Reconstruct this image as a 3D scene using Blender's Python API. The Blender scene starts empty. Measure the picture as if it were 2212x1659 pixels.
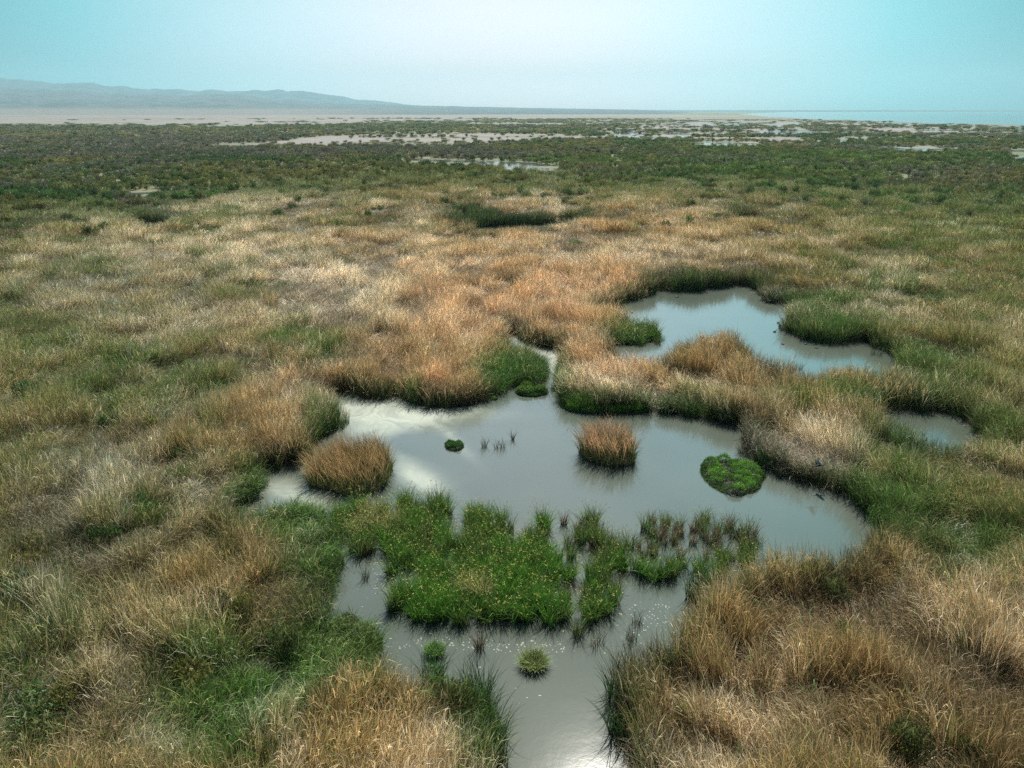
import bpy, math, random
import numpy as np
from mathutils import Vector
sc = bpy.context.scene
rs = np.random.RandomState(7)
random.seed(5)

# ------------------------------------------------------------------ camera, sky, sun, exposure
H = 26.0
F = 710.0
PITCH = math.radians(21.07)
cd = bpy.data.cameras.new("camera")
cam = bpy.data.objects.new("camera", cd)
sc.collection.objects.link(cam)
cam.location = (0, 0, H)
cam.rotation_euler = (math.pi / 2 - PITCH, 0, 0)
cd.sensor_width = 36
cd.lens = 36 * F / 1024
cd.clip_start = 0.5
cd.clip_end = 60000
sc.camera = cam

SUN_AZ = math.radians(9.6)      # right of +Y
SUN_EL = math.radians(53.2)
w = bpy.data.worlds.new("World")
sc.world = w
w.use_nodes = True
nt = w.node_tree
for n in list(nt.nodes):
    nt.nodes.remove(n)
N, L = nt.nodes, nt.links
out = N.new("ShaderNodeOutputWorld")
bg = N.new("ShaderNodeBackground")
sky = N.new("ShaderNodeTexSky")
sky.sky_type = 'NISHITA'
sky.sun_disc = False
sky.sun_elevation = SUN_EL
sky.sun_rotation = SUN_AZ
sky.dust_density = 1.0
sky.air_density = 1.0
bg.inputs['Strength'].default_value = 0.09
tc = N.new("ShaderNodeTexCoord")
nrm = N.new("ShaderNodeVectorMath"); nrm.operation = 'MULTIPLY'; nrm.inputs[1].default_value = (1, 1, 0)
L.new(tc.outputs['Generated'], nrm.inputs[0])
nr2 = N.new("ShaderNodeVectorMath"); nr2.operation = 'NORMALIZE'
L.new(nrm.outputs[0], nr2.inputs[0])
dot = N.new("ShaderNodeVectorMath"); dot.operation = 'DOT_PRODUCT'
dot.inputs[1].default_value = (math.sin(math.radians(-1.5)), math.cos(math.radians(-1.5)), 0)
L.new(nr2.outputs[0], dot.inputs[0])
ramp = N.new("ShaderNodeValToRGB")         # the hazy glow towards the sun's side of the sky
cr = ramp.color_ramp
cr.elements[0].position = 0.0
cr.elements[0].color = (0.22, 0.27, 0.30, 1)
cr.elements[1].position = 1.0
cr.elements[1].color = (1.30, 1.10, 1.06, 1)
for p_, c_ in ((0.5, (0.10, 0.26, 0.29, 1)), (0.72, (0.09, 0.36, 0.38, 1)), (0.80, (0.14, 0.49, 0.50, 1)), (0.887, (0.37, 0.83, 0.82, 1)), (0.966, (0.96, 1.05, 1.03, 1))):
    e = cr.elements.new(p_); e.color = c_
L.new(dot.outputs['Value'], ramp.inputs['Fac'])
# thin high cloud veils: soft streaks in the hazy sky
mp = N.new("ShaderNodeMapping"); mp.inputs['Scale'].default_value = (1.2, 1.2, 7)
L.new(tc.outputs['Generated'], mp.inputs['Vector'])
nz = N.new("ShaderNodeTexNoise"); nz.inputs['Scale'].default_value = 2.2; nz.inputs['Detail'].default_value = 4
L.new(mp.outputs['Vector'], nz.inputs['Vector'])
mr = N.new("ShaderNodeMapRange"); mr.inputs['To Min'].default_value = 0.93; mr.inputs['To Max'].default_value = 1.07
L.new(nz.outputs['Fac'], mr.inputs['Value'])
m1 = N.new("ShaderNodeMix"); m1.data_type = 'RGBA'; m1.blend_type = 'MULTIPLY'; m1.inputs['Factor'].default_value = 1
sx = N.new("ShaderNodeSeparateXYZ"); L.new(tc.outputs['Generated'], sx.inputs[0])
rz = N.new("ShaderNodeValToRGB")           # brightness over height, in thirds
rz.color_ramp.elements[0].position = 0.0; rz.color_ramp.elements[0].color = (.35, .44, .68, 1)
rz.color_ramp.elements[1].position = 1.0; rz.color_ramp.elements[1].color = (.11, .12, .125, 1)
for p_, c_ in ((.018, (.333, .413, .613, 1)), (.052, (.327, .343, .433, 1)), (.13, (.387, .377, .352, 1)), (.29, (.78, .93, .82, 1)), (.50, (.78, 1.0, .96, 1)), (.66, (.30, .35, .36, 1))):
    e = rz.color_ramp.elements.new(p_); e.color = c_
L.new(sx.outputs['Z'], rz.inputs['Fac'])
m0 = N.new("ShaderNodeMix"); m0.data_type = 'RGBA'; m0.blend_type = 'MULTIPLY'; m0.inputs['Factor'].default_value = 1
tri = N.new('ShaderNodeVectorMath'); tri.operation = 'SCALE'; tri.inputs['Scale'].default_value = 3.0
L.new(ramp.outputs[0], tri.inputs[0]); L.new(tri.outputs[0], m0.inputs['A']); L.new(rz.outputs[0], m0.inputs['B'])
L.new(sky.outputs[0], m1.inputs['A']); L.new(m0.outputs['Result'], m1.inputs['B'])
m2 = N.new("ShaderNodeVectorMath"); m2.operation = 'SCALE'
L.new(m1.outputs['Result'], m2.inputs[0]); L.new(mr.outputs[0], m2.inputs['Scale'])
L.new(m2.outputs[0], bg.inputs['Color'])
L.new(bg.outputs[0], out.inputs['Surface'])

sd = bpy.data.lights.new("sun", 'SUN')
sd.energy = 5.0
sd.angle = math.radians(0.6)
sd.color = (1.0, 0.95, 0.875)
sun = bpy.data.objects.new("sun", sd)
sc.collection.objects.link(sun)
sdir = Vector((math.sin(SUN_AZ) * math.cos(SUN_EL), math.cos(SUN_AZ) * math.cos(SUN_EL), math.sin(SUN_EL)))
sun.rotation_euler = sdir.to_track_quat('Z', 'Y').to_euler()

sc.view_settings.view_transform = 'Standard'
sc.view_settings.look = 'None'
sc.view_settings.gamma = 1
sc.view_settings.exposure = 0.3
sc.render.engine = 'CYCLES'
cy = sc.cycles
cy.max_bounces = 5; cy.diffuse_bounces = 3; cy.glossy_bounces = 2; cy.transmission_bounces = 3
cy.volume_bounces = 1; cy.transparent_max_bounces = 4
cy.use_denoising = False
cy.sample_clamp_indirect = 4

# ------------------------------------------------------------------ helpers
CT, ST = math.cos(PITCH), math.sin(PITCH)
K = 1024 / 2212.0


def g(u, v, h=0.0):
    """ground position of a thing whose visible point (height h) was measured at (u, v) in the survey picture"""
    X = (u * K - 512) / F
    Y = (384 - v * K) / F
    dx, dy, dz = X, Y * ST + CT, Y * CT - ST
    t = (H - h) / -min(dz, -0.0011)
    return (dx * t, dy * t)


def px(P, h=1.3):
    P = np.asarray(P, dtype=float)
    x, y, z = P[:, 0], P[:, 1], h - H
    d = y * CT - z * ST
    up = y * ST + z * CT
    return (512 + F * x / d) / K, (384 - F * up / d) / K


def _hash(ix, iy, seed):
    n = (ix.astype(np.int64) * 374761393 + iy.astype(np.int64) * 668265263 + seed * 1442695041) & 0xFFFFFFFF
    n = ((n ^ (n >> 13)) * 1274126177) & 0xFFFFFFFF
    n = ((n ^ (n >> 16)) * 2246822519) & 0xFFFFFFFF
    return ((n ^ (n >> 15)) & 0xFFFFFF) / float(0xFFFFFF)


def vnoise(x, y, seed=0):
    ix, iy = np.floor(x), np.floor(y)
    fx, fy = x - ix, y - iy
    fx, fy = fx * fx * (3 - 2 * fx), fy * fy * (3 - 2 * fy)
    a, b = _hash(ix, iy, seed), _hash(ix + 1, iy, seed)
    c, d = _hash(ix, iy + 1, seed), _hash(ix + 1, iy + 1, seed)
    return (a * (1 - fx) + b * fx) * (1 - fy) + (c * (1 - fx) + d * fx) * fy


def fbm(x, y, sc_, oct_=3, seed=0):
    s, a, t = 0, 1, 0
    x, y = np.asarray(x) / sc_, np.asarray(y) / sc_
    for o in range(oct_):
        s = s + a * vnoise(x * 2 ** o + 17.3 * o, y * 2 ** o - 9.1 * o, seed + o * 31)
        t += a
        a *= 0.5
    return s / t


def sstep(a, b, x):
    t = np.clip((x - a) / (b - a + 1e-9), 0, 1)
    return t * t * (3 - 2 * t)


def smooth_poly(pts, it=2):
    P = np.array(pts, float)
    for _ in range(it):
        Q = np.roll(P, -1, 0)
        P = np.stack([P * .75 + Q * .25, P * .25 + Q * .75], 1).reshape(-1, 2)
    return P


def poly_sdf(X, Y, poly):
    """signed distance, positive inside"""
    A = poly
    B = np.roll(poly, -1, 0)
    d = np.full(X.shape, 1e18)
    ins = np.zeros(X.shape, bool)
    for (ax, ay), (bx, by) in zip(A, B):
        ex, ey = bx - ax, by - ay
        wx, wy = X - ax, Y - ay
        t = np.clip((wx * ex + wy * ey) / (ex * ex + ey * ey + 1e-12), 0, 1)
        d = np.minimum(d, (wx - ex * t) ** 2 + (wy - ey * t) ** 2)
        c = ((ay > Y) != (by > Y))
        if ey != 0:
            ins ^= c & (X < ex * (Y - ay) / ey + ax)
    d = np.sqrt(d)
    return np.where(ins, d, -d)


def zpoly(pts, h=0.0):
    return [g(p[0], p[1], p[2] if len(p) > 2 else h) for p in pts]


# ------------------------------------------------------------------ shorelines (surveyed outline, third value = height of the reed top that marks the edge)
T = 2.4
MAIN = [(669, 874), (685, 865), (722, 857), (765, 846), (778, 857), (802, 862), (830, 862), (858, 857), (871, 868), (908, 877), (954, 883),
        (1001, 880), (1038, 873), (1063, 859), (1091, 848), (1102, 834), (1125, 832), (1160, 832), (1187, 830), (1193, 815), (1202, 832), (1204, 860), (1224, 879),
        (1249, 888), (1309, 892), (1349, 886), (1399, 890), (1448, 896), (1510, 902), (1557, 911), (1600, 920), (1618, 924), (1614, 938),
        (1610, 953), (1610, 975), (1627, 988), (1652, 1007), (1686, 1028), (1727, 1044), (1784, 1058), (1836, 1069), (1853, 1099),
        (1893, 1130), (1905, 1165), (1883, 1180, T), (1822, 1192, T), (1741, 1202, T), (1639, 1210, T), (1600, 1222, T), (1534, 1262, T),
        (1505, 1285, T), (1477, 1345, T), (1430, 1375, T), (1388, 1395, T), (1343, 1425, T), (1350, 1485, 1), (1360, 1561, .3), (1372, 1658, .3),
        (1385, 1800, 0), (1405, 2000, 0), (1050, 2000), (1062, 1800), (1066, 1658), (1068, 1612), (1050, 1567, .3), (1036, 1535, .6), (1022, 1508, 1), (1000, 1496, 1.4),
        (943, 1474, T), (870, 1462, T), (827, 1442, 1.2), (800, 1440), (818, 1412), (822, 1395), (800, 1385), (787, 1370), (780, 1352, .5),
        (755, 1342, .7), (704, 1341, .7), (690, 1318), (711, 1286), (718, 1272), (725, 1268), (737, 1236), (745, 1216), (727, 1185), (712, 1159), (703, 1137),
        (683, 1120), (654, 1100, .6), (629, 1094, .6), (590, 1100, .6), (545, 1125, .8), (520, 1140, .8), (476, 1140, .8), (483, 1120), (518, 1103), (539, 1086), (568, 1066), (551, 1024),
        (586, 1012), (655, 1002), (672, 976), (682, 959), (699, 944), (727, 932), (735, 914), (720, 898), (690, 888), (672, 884)]
CHAN = [(1180, 834), (1182, 808), (1174, 794), (1162, 785, .6), (1148, 772, 1.0), (1120, 768, 1.0), (1090, 757, .6), (1086, 732), (1092, 717),
        (1106, 715), (1112, 729), (1137, 743), (1168, 746), (1202, 756), (1224, 762), (1226, 775), (1214, 790), (1204, 812), (1204, 834), (1194, 840)]
UPPER = [(1275, 687), (1293, 678), (1337, 669), (1341, 650), (1374, 647), (1402, 633), (1430, 625), (1479, 630), (1510, 628), (1557, 619), (1631, 618),
         (1637, 632), (1662, 654), (1696, 659), (1727, 662), (1705, 677, 1.6), (1690, 694, 1), (1693, 717), (1727, 731), (1774, 742), (1820, 744), (1845, 737), (1864, 735),
         (1888, 748), (1922, 762), (1939, 779), (1950, 790), (1940, 803, T), (1905, 803, T), (1853, 799, T), (1812, 797, T), (1767, 803, T), (1736, 804, T),
         (1698, 787, T), (1657, 770, T), (1622, 749, T), (1602, 725, T), (1578, 716, T), (1543, 720, T), (1526, 723, T), (1470, 739, T), (1455, 760, T),
         (1417, 772, T), (1392, 770, T), (1368, 765, T), (1349, 759, T), (1318, 752, 1.6), (1312, 746), (1355, 747), (1386, 744), (1417, 737), (1430, 727),
         (1402, 715, .2), (1368, 703, .5), (1330, 697, .5), (1284, 697, .2)]
SMALL = [(1884, 892), (1905, 886), (1957, 884), (2010, 889), (2060, 896), (2094, 914), (2112, 938), (2135, 962), (2136, 977, 1), (2094, 973, 1.5), (2043, 953, T), (2008, 928, T),
         (1957, 917, T), (1922, 901, T), (1895, 893, 1.5)]
NEAR_PONDS = [smooth_poly(zpoly(p), 1) for p in (MAIN, CHAN, UPPER, SMALL)]
FARP = [
    [(284, 486), (290, 482), (330, 480), (372, 483), (380, 489), (330, 494, 1.5), (290, 492, 1)],
    [(1632, 476), (1655, 476), (1652, 483, 1), (1634, 483, 1)],
    [(1005, 497), (1040, 491), (1090, 490), (1130, 487), (1200, 481), (1255, 475), (1252, 479, 2.4), (1190, 485, 2.4), (1120, 491, 2.4), (1040, 496, 2.4)],
    [(978, 467), (1028, 465), (1022, 469, 2.4), (985, 470, 2.4)],
    [(1560, 470), (1600, 474), (1655, 472), (1652, 476, 1), (1600, 479, 2)],
    [(265, 417), (300, 415), (400, 412), (412, 414), (330, 419), (280, 421)],
    [(674, 347), (700, 345.5), (708, 347.5), (690, 349)],
    [(874, 343), (905, 343.5), (950, 345), (1060, 349), (1130, 350), (1180, 354), (1218, 358), (1195, 360), (1130, 358), (1040, 352), (930, 349), (880, 346)],
    [(1022, 351), (1080, 353), (1130, 359), (1170, 362), (1198, 366), (1204, 371.5), (1190, 372), (1130, 367), (1075, 364), (1110, 361), (1060, 358)],
    [(600, 313), (620, 314), (612, 317.5)],
    [(1450, 287), (1470, 287), (1490, 299), (1478, 299)],
    [(1480, 308), (1530, 307.6), (1620, 308.5), (1650, 312), (1600, 313), (1520, 313)],
    [(1815, 301), (1842, 302), (1838, 304.5), (1812, 304)],
    [(1896, 320), (1920, 318), (1960, 322), (2020, 321), (2055, 324), (1990, 325.5), (1930, 324)],
    [(2165, 324), (2260, 325), (2260, 329), (2180, 328.5)],
    [(2176, 337), (2260, 337), (2260, 340.5), (2185, 340.5)],
    [(1958, 384), (1980, 383.5), (1976, 387), (1966, 387)],
]
FAR_PONDS = [smooth_poly(zpoly(p), 1) for p in FARP]
LAKE = smooth_poly(zpoly([(1590, 246.5), (1640, 244), (1720, 242), (1900, 241.2), (2150, 241), (2600, 241), (3200, 241), (3200, 276), (2300, 275), (2200, 270), (2080, 266.5), (1960, 262.5), (1880, 261),
                          (1800, 258), (1720, 255), (1650, 251.5)]), 1)


def water_s(X, Y):
    """>0 in water (metres from shore, wobbly)"""
    X, Y = np.asarray(X, float), np.asarray(Y, float)
    R = np.hypot(X, Y)
    s = np.full(X.shape, -50.0)
    m = R < 200
    if m.any():
        x, y = X[m], Y[m]
        a = np.full(x.shape, -50.0)
        for P in NEAR_PONDS:
            a = np.maximum(a, poly_sdf(x, y, P))
        a = a + (fbm(x, y, 1.6, 2, 5) - .5) * 0.7
        s[m] = a
    m = (R >= 90) & (R < 2500)
    if m.any():
        x, y = X[m], Y[m]
        a = np.full(x.shape, -50.0)
        for P in FAR_PONDS:
            a = np.maximum(a, poly_sdf(x, y, P))
        wob = np.clip(np.hypot(x, y) / 90, 1, 12)
        a = a + (fbm(x, y, 9, 3, 15) - .5) * wob
        s[m] = np.maximum(s[m], a)
    m = R > 1200
    if m.any():
        x, y = X[m], Y[m]
        s[m] = np.maximum(s[m], poly_sdf(x, y, LAKE) + (fbm(x, y, 220, 3, 9) - .5) * 190)
        # braided puddles on the delta flat
        u, v = px(np.stack([x, y], 1), 0)
    return s


def delta_mask(X, Y):
    """0..1 region of the braided flat, and wetness noise"""
    u, v = px(np.stack([X, Y], 1), 0)
    reg = sstep(1230, 1420, u) * sstep(262, 265, v) * (1 - sstep(298, 303, v))
    reg = np.maximum(reg, sstep(1180, 1300, u) * sstep(251, 255, v) * (1 - sstep(266, 270, v)) * .5)
    return reg


MUD = [
    ([(-500, 280), (0, 276), (120, 277), (250, 278), (420, 277), (500, 276), (640, 272), (760, 269), (860, 264), (1030, 261), (1250, 257), (1600, 254), (1620, 249), (1300, 247), (900, 244), (500, 241), (0, 239.6), (-500, 239.5)], 1.0),
    ([(940, 268), (1000, 264), (1220, 265), (1260, 269), (1150, 272), (960, 271)], .9),
    ([(600, 308), (690, 291), (760, 286), (900, 285), (1080, 291), (1290, 290), (1310, 296), (1200, 303), (1120, 311), (1020, 317), (930, 319), (700, 317), (620, 312)], 1.0),
    ([(1450, 291), (1640, 288), (1760, 296), (1780, 308), (1640, 311), (1500, 305)], 1.0),
    ([(1560, 248), (1640, 252), (1800, 259), (2000, 264), (2250, 272), (2300, 276), (2150, 278), (1950, 274), (1700, 266), (1350, 258), (1300, 251)], .95),
    ([(1880, 318), (1960, 315), (2100, 318), (2110, 324), (1960, 327)], .7),
    ([(430, 312), (560, 308), (600, 318), (480, 326)], .4),
]
MUDP = [(smooth_poly(zpoly(p), 1), k) for p, k in MUD]


def mud_mask(X, Y):
    R = np.hypot(X, Y)
    m = np.zeros(X.shape)
    sel = R > 350
    if sel.any():
        x, y = X[sel], Y[sel]
        r = R[sel]
        a = np.zeros(x.shape)
        for P, k in MUDP:
            s = poly_sdf(x, y, P) + (fbm(x, y, 60, 4, 77) - .5) * r * .12
            a = np.maximum(a, k * sstep(-4, 14, s))
        # belts of low scrub that cross the pale flat
        st = fbm(x * .25, y, 110, 4, 41)
        a = a * (1 - .85 * sstep(.60, .68, st) * sstep(500, 900, r))
        uq, vq = px(np.stack([x, y], 1), 0)
        st2 = fbm(x * .14, y, 34, 4, 45)
        a = np.maximum(a, .85 * sstep(.60, .66, st2) * sstep(258, 264, vq) * (1 - sstep(300, 318, vq)) * sstep(500, 800, uq))
        a = a * (1 - .8 * sstep(.54, .62, fbm(x * .2, y, 20, 3, 47)) * sstep(276, 284, vq))
        reg = delta_mask(x, y)
        n = fbm(x * .55, y, 42, 4, 51)
        a = np.maximum(a * (1 - reg), reg * sstep(.42, .52, n))
        m[sel] = a
    return m


def wet_mask(X, Y):
    """puddles in the delta flat"""
    R = np.hypot(X, Y)
    m = np.zeros(X.shape)
    sel = (R > 500) & (R < 2600)
    if sel.any():
        x, y = X[sel], Y[sel]
        m[sel] = delta_mask(x, y) * sstep(.57, .61, fbm(x * .45, y, 55, 3, 63))
    return m


# ------------------------------------------------------------------ materials
def new_mat(name):
    m = bpy.data.materials.new(name)
    m.use_nodes = True
    t = m.node_tree
    for n in list(t.nodes):
        t.nodes.remove(n)
    return m, t, t.nodes, t.links


def mix(t, a, b, fac, mode='MIX'):
    n = t.nodes.new("ShaderNodeMix"); n.data_type = 'RGBA'; n.blend_type = mode
    for k, v in (('Factor', fac), ('A', a), ('B', b)):
        if hasattr(v, 'is_output') or isinstance(v, bpy.types.NodeSocket):
            t.links.new(v, n.inputs[k])
        elif k == 'Factor':
            n.inputs[k].default_value = v
        else:
            n.inputs[k].default_value = (*v, 1)
    return n.outputs['Result']


def math_(t, op, a, b=0.0, c=None):
    n = t.nodes.new("ShaderNodeMath"); n.operation = op
    for i, v in enumerate((a, b) if c is None else (a, b, c)):
        if isinstance(v, bpy.types.NodeSocket):
            t.links.new(v, n.inputs[i])
        else:
            n.inputs[i].default_value = v
    return n.outputs[0]


def mrange(t, v, a, b, c, d, smooth=False):
    n = t.nodes.new("ShaderNodeMapRange")
    if smooth:
        n.interpolation_type = 'SMOOTHSTEP'
    t.links.new(v, n.inputs['Value'])
    for k, x in (('From Min', a), ('From Max', b), ('To Min', c), ('To Max', d)):
        n.inputs[k].default_value = x
    return n.outputs[0]


def attr(t, name, kind='GEOMETRY'):
    n = t.nodes.new("ShaderNodeAttribute"); n.attribute_name = name; n.attribute_type = kind
    return n


def leaf_mat(name, top=None, low=None, gf=None, green=(0.11, 0.21, 0.04), transl=0.28, shift=0.0):
    """blade or leaf: colour runs from low (root) to top (tip), varies blade by blade; per-clump colours when top is None"""
    m, t, N_, L_ = new_mat(name)
    gf_attr = top is None
    if top is None:
        top = attr(t, 'top', 'INSTANCER').outputs['Color']
        low = attr(t, 'low', 'INSTANCER').outputs['Color']
        gf = attr(t, 'gf', 'INSTANCER').outputs['Fac']
    rnd = attr(t, 'rnd').outputs['Fac']
    r2 = attr(t, 'r2').outputs['Fac']
    tt = attr(t, 't').outputs['Fac']
    f = math_(t, 'ADD', tt, math_(t, 'MULTIPLY', math_(t, 'SUBTRACT', rnd, .5), .5))
    if gf_attr:
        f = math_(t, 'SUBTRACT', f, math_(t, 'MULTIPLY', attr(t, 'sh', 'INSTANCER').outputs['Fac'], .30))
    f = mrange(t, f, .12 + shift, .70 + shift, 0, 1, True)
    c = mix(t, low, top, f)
    isg = math_(t, 'LESS_THAN', r2, gf)
    c = mix(t, c, green, isg)
    br = math_(t, 'ADD', math_(t, 'MULTIPLY', math_(t, 'POWER', rnd, 2.2), 1.55), .52)
    n = N_.new("ShaderNodeVectorMath"); n.operation = 'SCALE'
    L_.new(c, n.inputs[0]); L_.new(br, n.inputs['Scale'])
    c = n.outputs[0]
    d = N_.new("ShaderNodeBsdfDiffuse"); tr = N_.new("ShaderNodeBsdfTranslucent")
    L_.new(c, d.inputs['Color']); L_.new(c, tr.inputs['Color'])
    ms = N_.new("ShaderNodeMixShader"); ms.inputs[0].default_value = transl
    L_.new(d.outputs[0], ms.inputs[1]); L_.new(tr.outputs[0], ms.inputs[2])
    gl = N_.new("ShaderNodeBsdfGlossy"); gl.inputs['Roughness'].default_value = .45; gl.inputs['Color'].default_value = (1, 1, 1, 1)
    m3 = N_.new("ShaderNodeMixShader"); m3.inputs[0].default_value = .035
    L_.new(ms.outputs[0], m3.inputs[1]); L_.new(gl.outputs[0], m3.inputs[2])
    o = N_.new("ShaderNodeOutputMaterial"); L_.new(m3.outputs[0], o.inputs['Surface'])
    return m


def plain_mat(name, col, rough=.7, var=.25, scale=30, transl=0):
    m, t, N_, L_ = new_mat(name)
    nz_ = N_.new("ShaderNodeTexNoise"); nz_.inputs['Scale'].default_value = scale; nz_.inputs['Detail'].default_value = 3
    c2 = tuple(x * (1 - var) for x in col); c1 = tuple(min(1, x * (1 + var)) for x in col)
    c = mix(t, c2, c1, nz_.outputs['Fac'])
    b = N_.new("ShaderNodeBsdfPrincipled"); b.inputs['Roughness'].default_value = rough
    L_.new(c, b.inputs['Base Color'])
    o = N_.new("ShaderNodeOutputMaterial"); L_.new(b.outputs[0], o.inputs['Surface'])
    return m


# ------------------------------------------------------------------ mesh building
def mesh_from(name, V, Fq, mat=None, attrs=None, smooth=False):
    """V (n,3), Fq (m,4) or (m,3) int arrays"""
    me = bpy.data.meshes.new(name)
    V = np.asarray(V, np.float32); Fq = np.asarray(Fq, np.int32)
    k = Fq.shape[1]
    me.vertices.add(len(V)); me.vertices.foreach_set('co', V.ravel())
    me.loops.add(Fq.size); me.loops.foreach_set('vertex_index', Fq.ravel())
    me.polygons.add(len(Fq)); me.polygons.foreach_set('loop_start', np.arange(0, Fq.size, k, dtype=np.int32))
    try:
        me.polygons.foreach_set('loop_total', np.full(len(Fq), k, np.int32))
    except Exception:
        pass
    me.update(calc_edges=True)
    if smooth:
        me.polygons.foreach_set('use_smooth', np.ones(len(Fq), bool))
    for a, arr in (attrs or {}).items():
        at = me.attributes.new(a, 'FLOAT', 'POINT')
        at.data.foreach_set('value', np.asarray(arr, np.float32))
    if mat:
        me.materials.append(mat)
    return me


def tag(o, label=None, cat=None, group=None, kind=None):
    for k, v in (('label', label), ('category', cat), ('group', group), ('kind', kind)):
        if v:
            o[k] = v
    return o


def link(name, me, parent=None, loc=None, coll=None):
    o = bpy.data.objects.new(name, me)
    (coll or sc.collection).objects.link(o)
    if parent:
        o.parent = parent
    if loc is not None:
        o.location = loc
    return o


def blades(n, R, hmin, hmax, width, lean=0.0, curl=.35, fan=.18, seg=4, seed=0, flat=0.0, droop=.0, origin=None, t0=0.0, R_in=0.0, width_tip=.12, jit=.25, z0=None):
    """n arching blades rooted in a disc; lean (rad) tips them along +X; fan spreads them outward"""
    r = np.random.RandomState(seed)
    a = r.rand(n) * 2 * math.pi
    rr = R_in + (R - R_in) * np.sqrt(r.rand(n))
    bx, by = rr * np.cos(a), rr * np.sin(a)
    if origin is not None:
        bx, by = origin[:, 0], origin[:, 1]
    Lh = hmin + (hmax - hmin) * r.rand(n)
    oa = a + r.randn(n) * 1.0
    out_ = fan * (rr / max(R, 1e-3)) + np.abs(r.randn(n)) * jit * .5
    tx = np.cos(oa) * out_ + np.tan(np.clip(lean + r.randn(n) * jit * .45, -1.2, 1.2)) * 1.0
    ty = np.sin(oa) * out_ + r.randn(n) * jit * .35
    azi = np.arctan2(ty, tx)
    tilt = np.arctan(np.hypot(tx, ty))
    cu = curl * (0.4 + 1.2 * r.rand(n)) + droop
    pos = np.zeros((n, seg + 1, 3))
    pos[:, 0, 0], pos[:, 0, 1] = bx, by
    if z0 is not None:
        pos[:, 0, 2] = z0[0] + (z0[1] - z0[0]) * r.rand(n)
        pos[:, 0, 0] += np.sin(lean) * pos[:, 0, 2] * .8
    for s in range(seg):
        f = (s + .5) / seg
        th = np.clip(tilt * (.45 + .9 * f) + cu * f * f * 1.6, 0, 2.1)
        st = Lh / seg
        pos[:, s + 1, 0] = pos[:, s, 0] + np.sin(th) * np.cos(azi) * st
        pos[:, s + 1, 1] = pos[:, s, 1] + np.sin(th) * np.sin(azi) * st
        pos[:, s + 1, 2] = pos[:, s, 2] + np.cos(th) * st
    fa = r.rand(n) * math.pi
    wx, wy = np.cos(fa), np.sin(fa)
    ws = np.linspace(0, 1, seg + 1)
    wd = width * (0.6 + .8 * r.rand(n))[:, None] * (1 - (1 - width_tip) * ws ** 1.6)[None] * .5
    Lf = pos.copy(); Rt = pos.copy()
    Lf[:, :, 0] -= wx[:, None] * wd; Lf[:, :, 1] -= wy[:, None] * wd
    Rt[:, :, 0] += wx[:, None] * wd; Rt[:, :, 1] += wy[:, None] * wd
    V = np.stack([Lf, Rt], 2).reshape(-1, 3)          # n,(seg+1),2
    V[:, 2] = np.maximum(V[:, 2], -0.05)
    base = (np.arange(n) * (seg + 1) * 2)[:, None] + np.arange(seg)[None] * 2
    Q = np.stack([base, base + 1, base + 3, base + 2], -1).reshape(-1, 4)
    tt = np.tile(np.repeat(t0 + (1 - t0) * ws, 2), n)
    rnd = np.repeat(r.rand(n), (seg + 1) * 2)
    r2 = np.repeat(r.rand(n), (seg + 1) * 2)
    return V, Q, {'t': tt, 'rnd': rnd, 'r2': r2}


def join(parts):
    Vs, Qs, At = [], [], {}
    o = 0
    for V, Q, A in parts:
        Vs.append(V); Qs.append(Q + o); o += len(V)
        for k in A:
            At.setdefault(k, []).append(A[k])
    return np.concatenate(Vs), np.concatenate(Qs), {k: np.concatenate(v) for k, v in At.items()}


def leaves(C, size, seed=0, up=.3, r2=None):
    """small leaf quads at points C with random orientation"""
    r = np.random.RandomState(seed)
    n = len(C)
    d = r.randn(n, 3); d[:, 2] = np.abs(d[:, 2]) * .7 + up
    d /= np.linalg.norm(d, axis=1)[:, None]
    q = np.cross(d, r.randn(n, 3)); q /= np.linalg.norm(q, axis=1)[:, None] + 1e-9
    L_ = (size * (.6 + .8 * r.rand(n)))[:, None]
    W_ = L_ * .28
    V = np.stack([C - q * W_ * .5, C + q * W_ * .5, C + d * L_ + q * W_ * .3, C + d * L_ - q * W_ * .3], 1).reshape(-1, 3)
    b = np.arange(n)[:, None] * 4
    Q = b + np.arange(4)[None]
    return V, Q, {'rnd': np.repeat(r.rand(n), 4), 'r2': np.repeat(r.rand(n), 4)}


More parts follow.
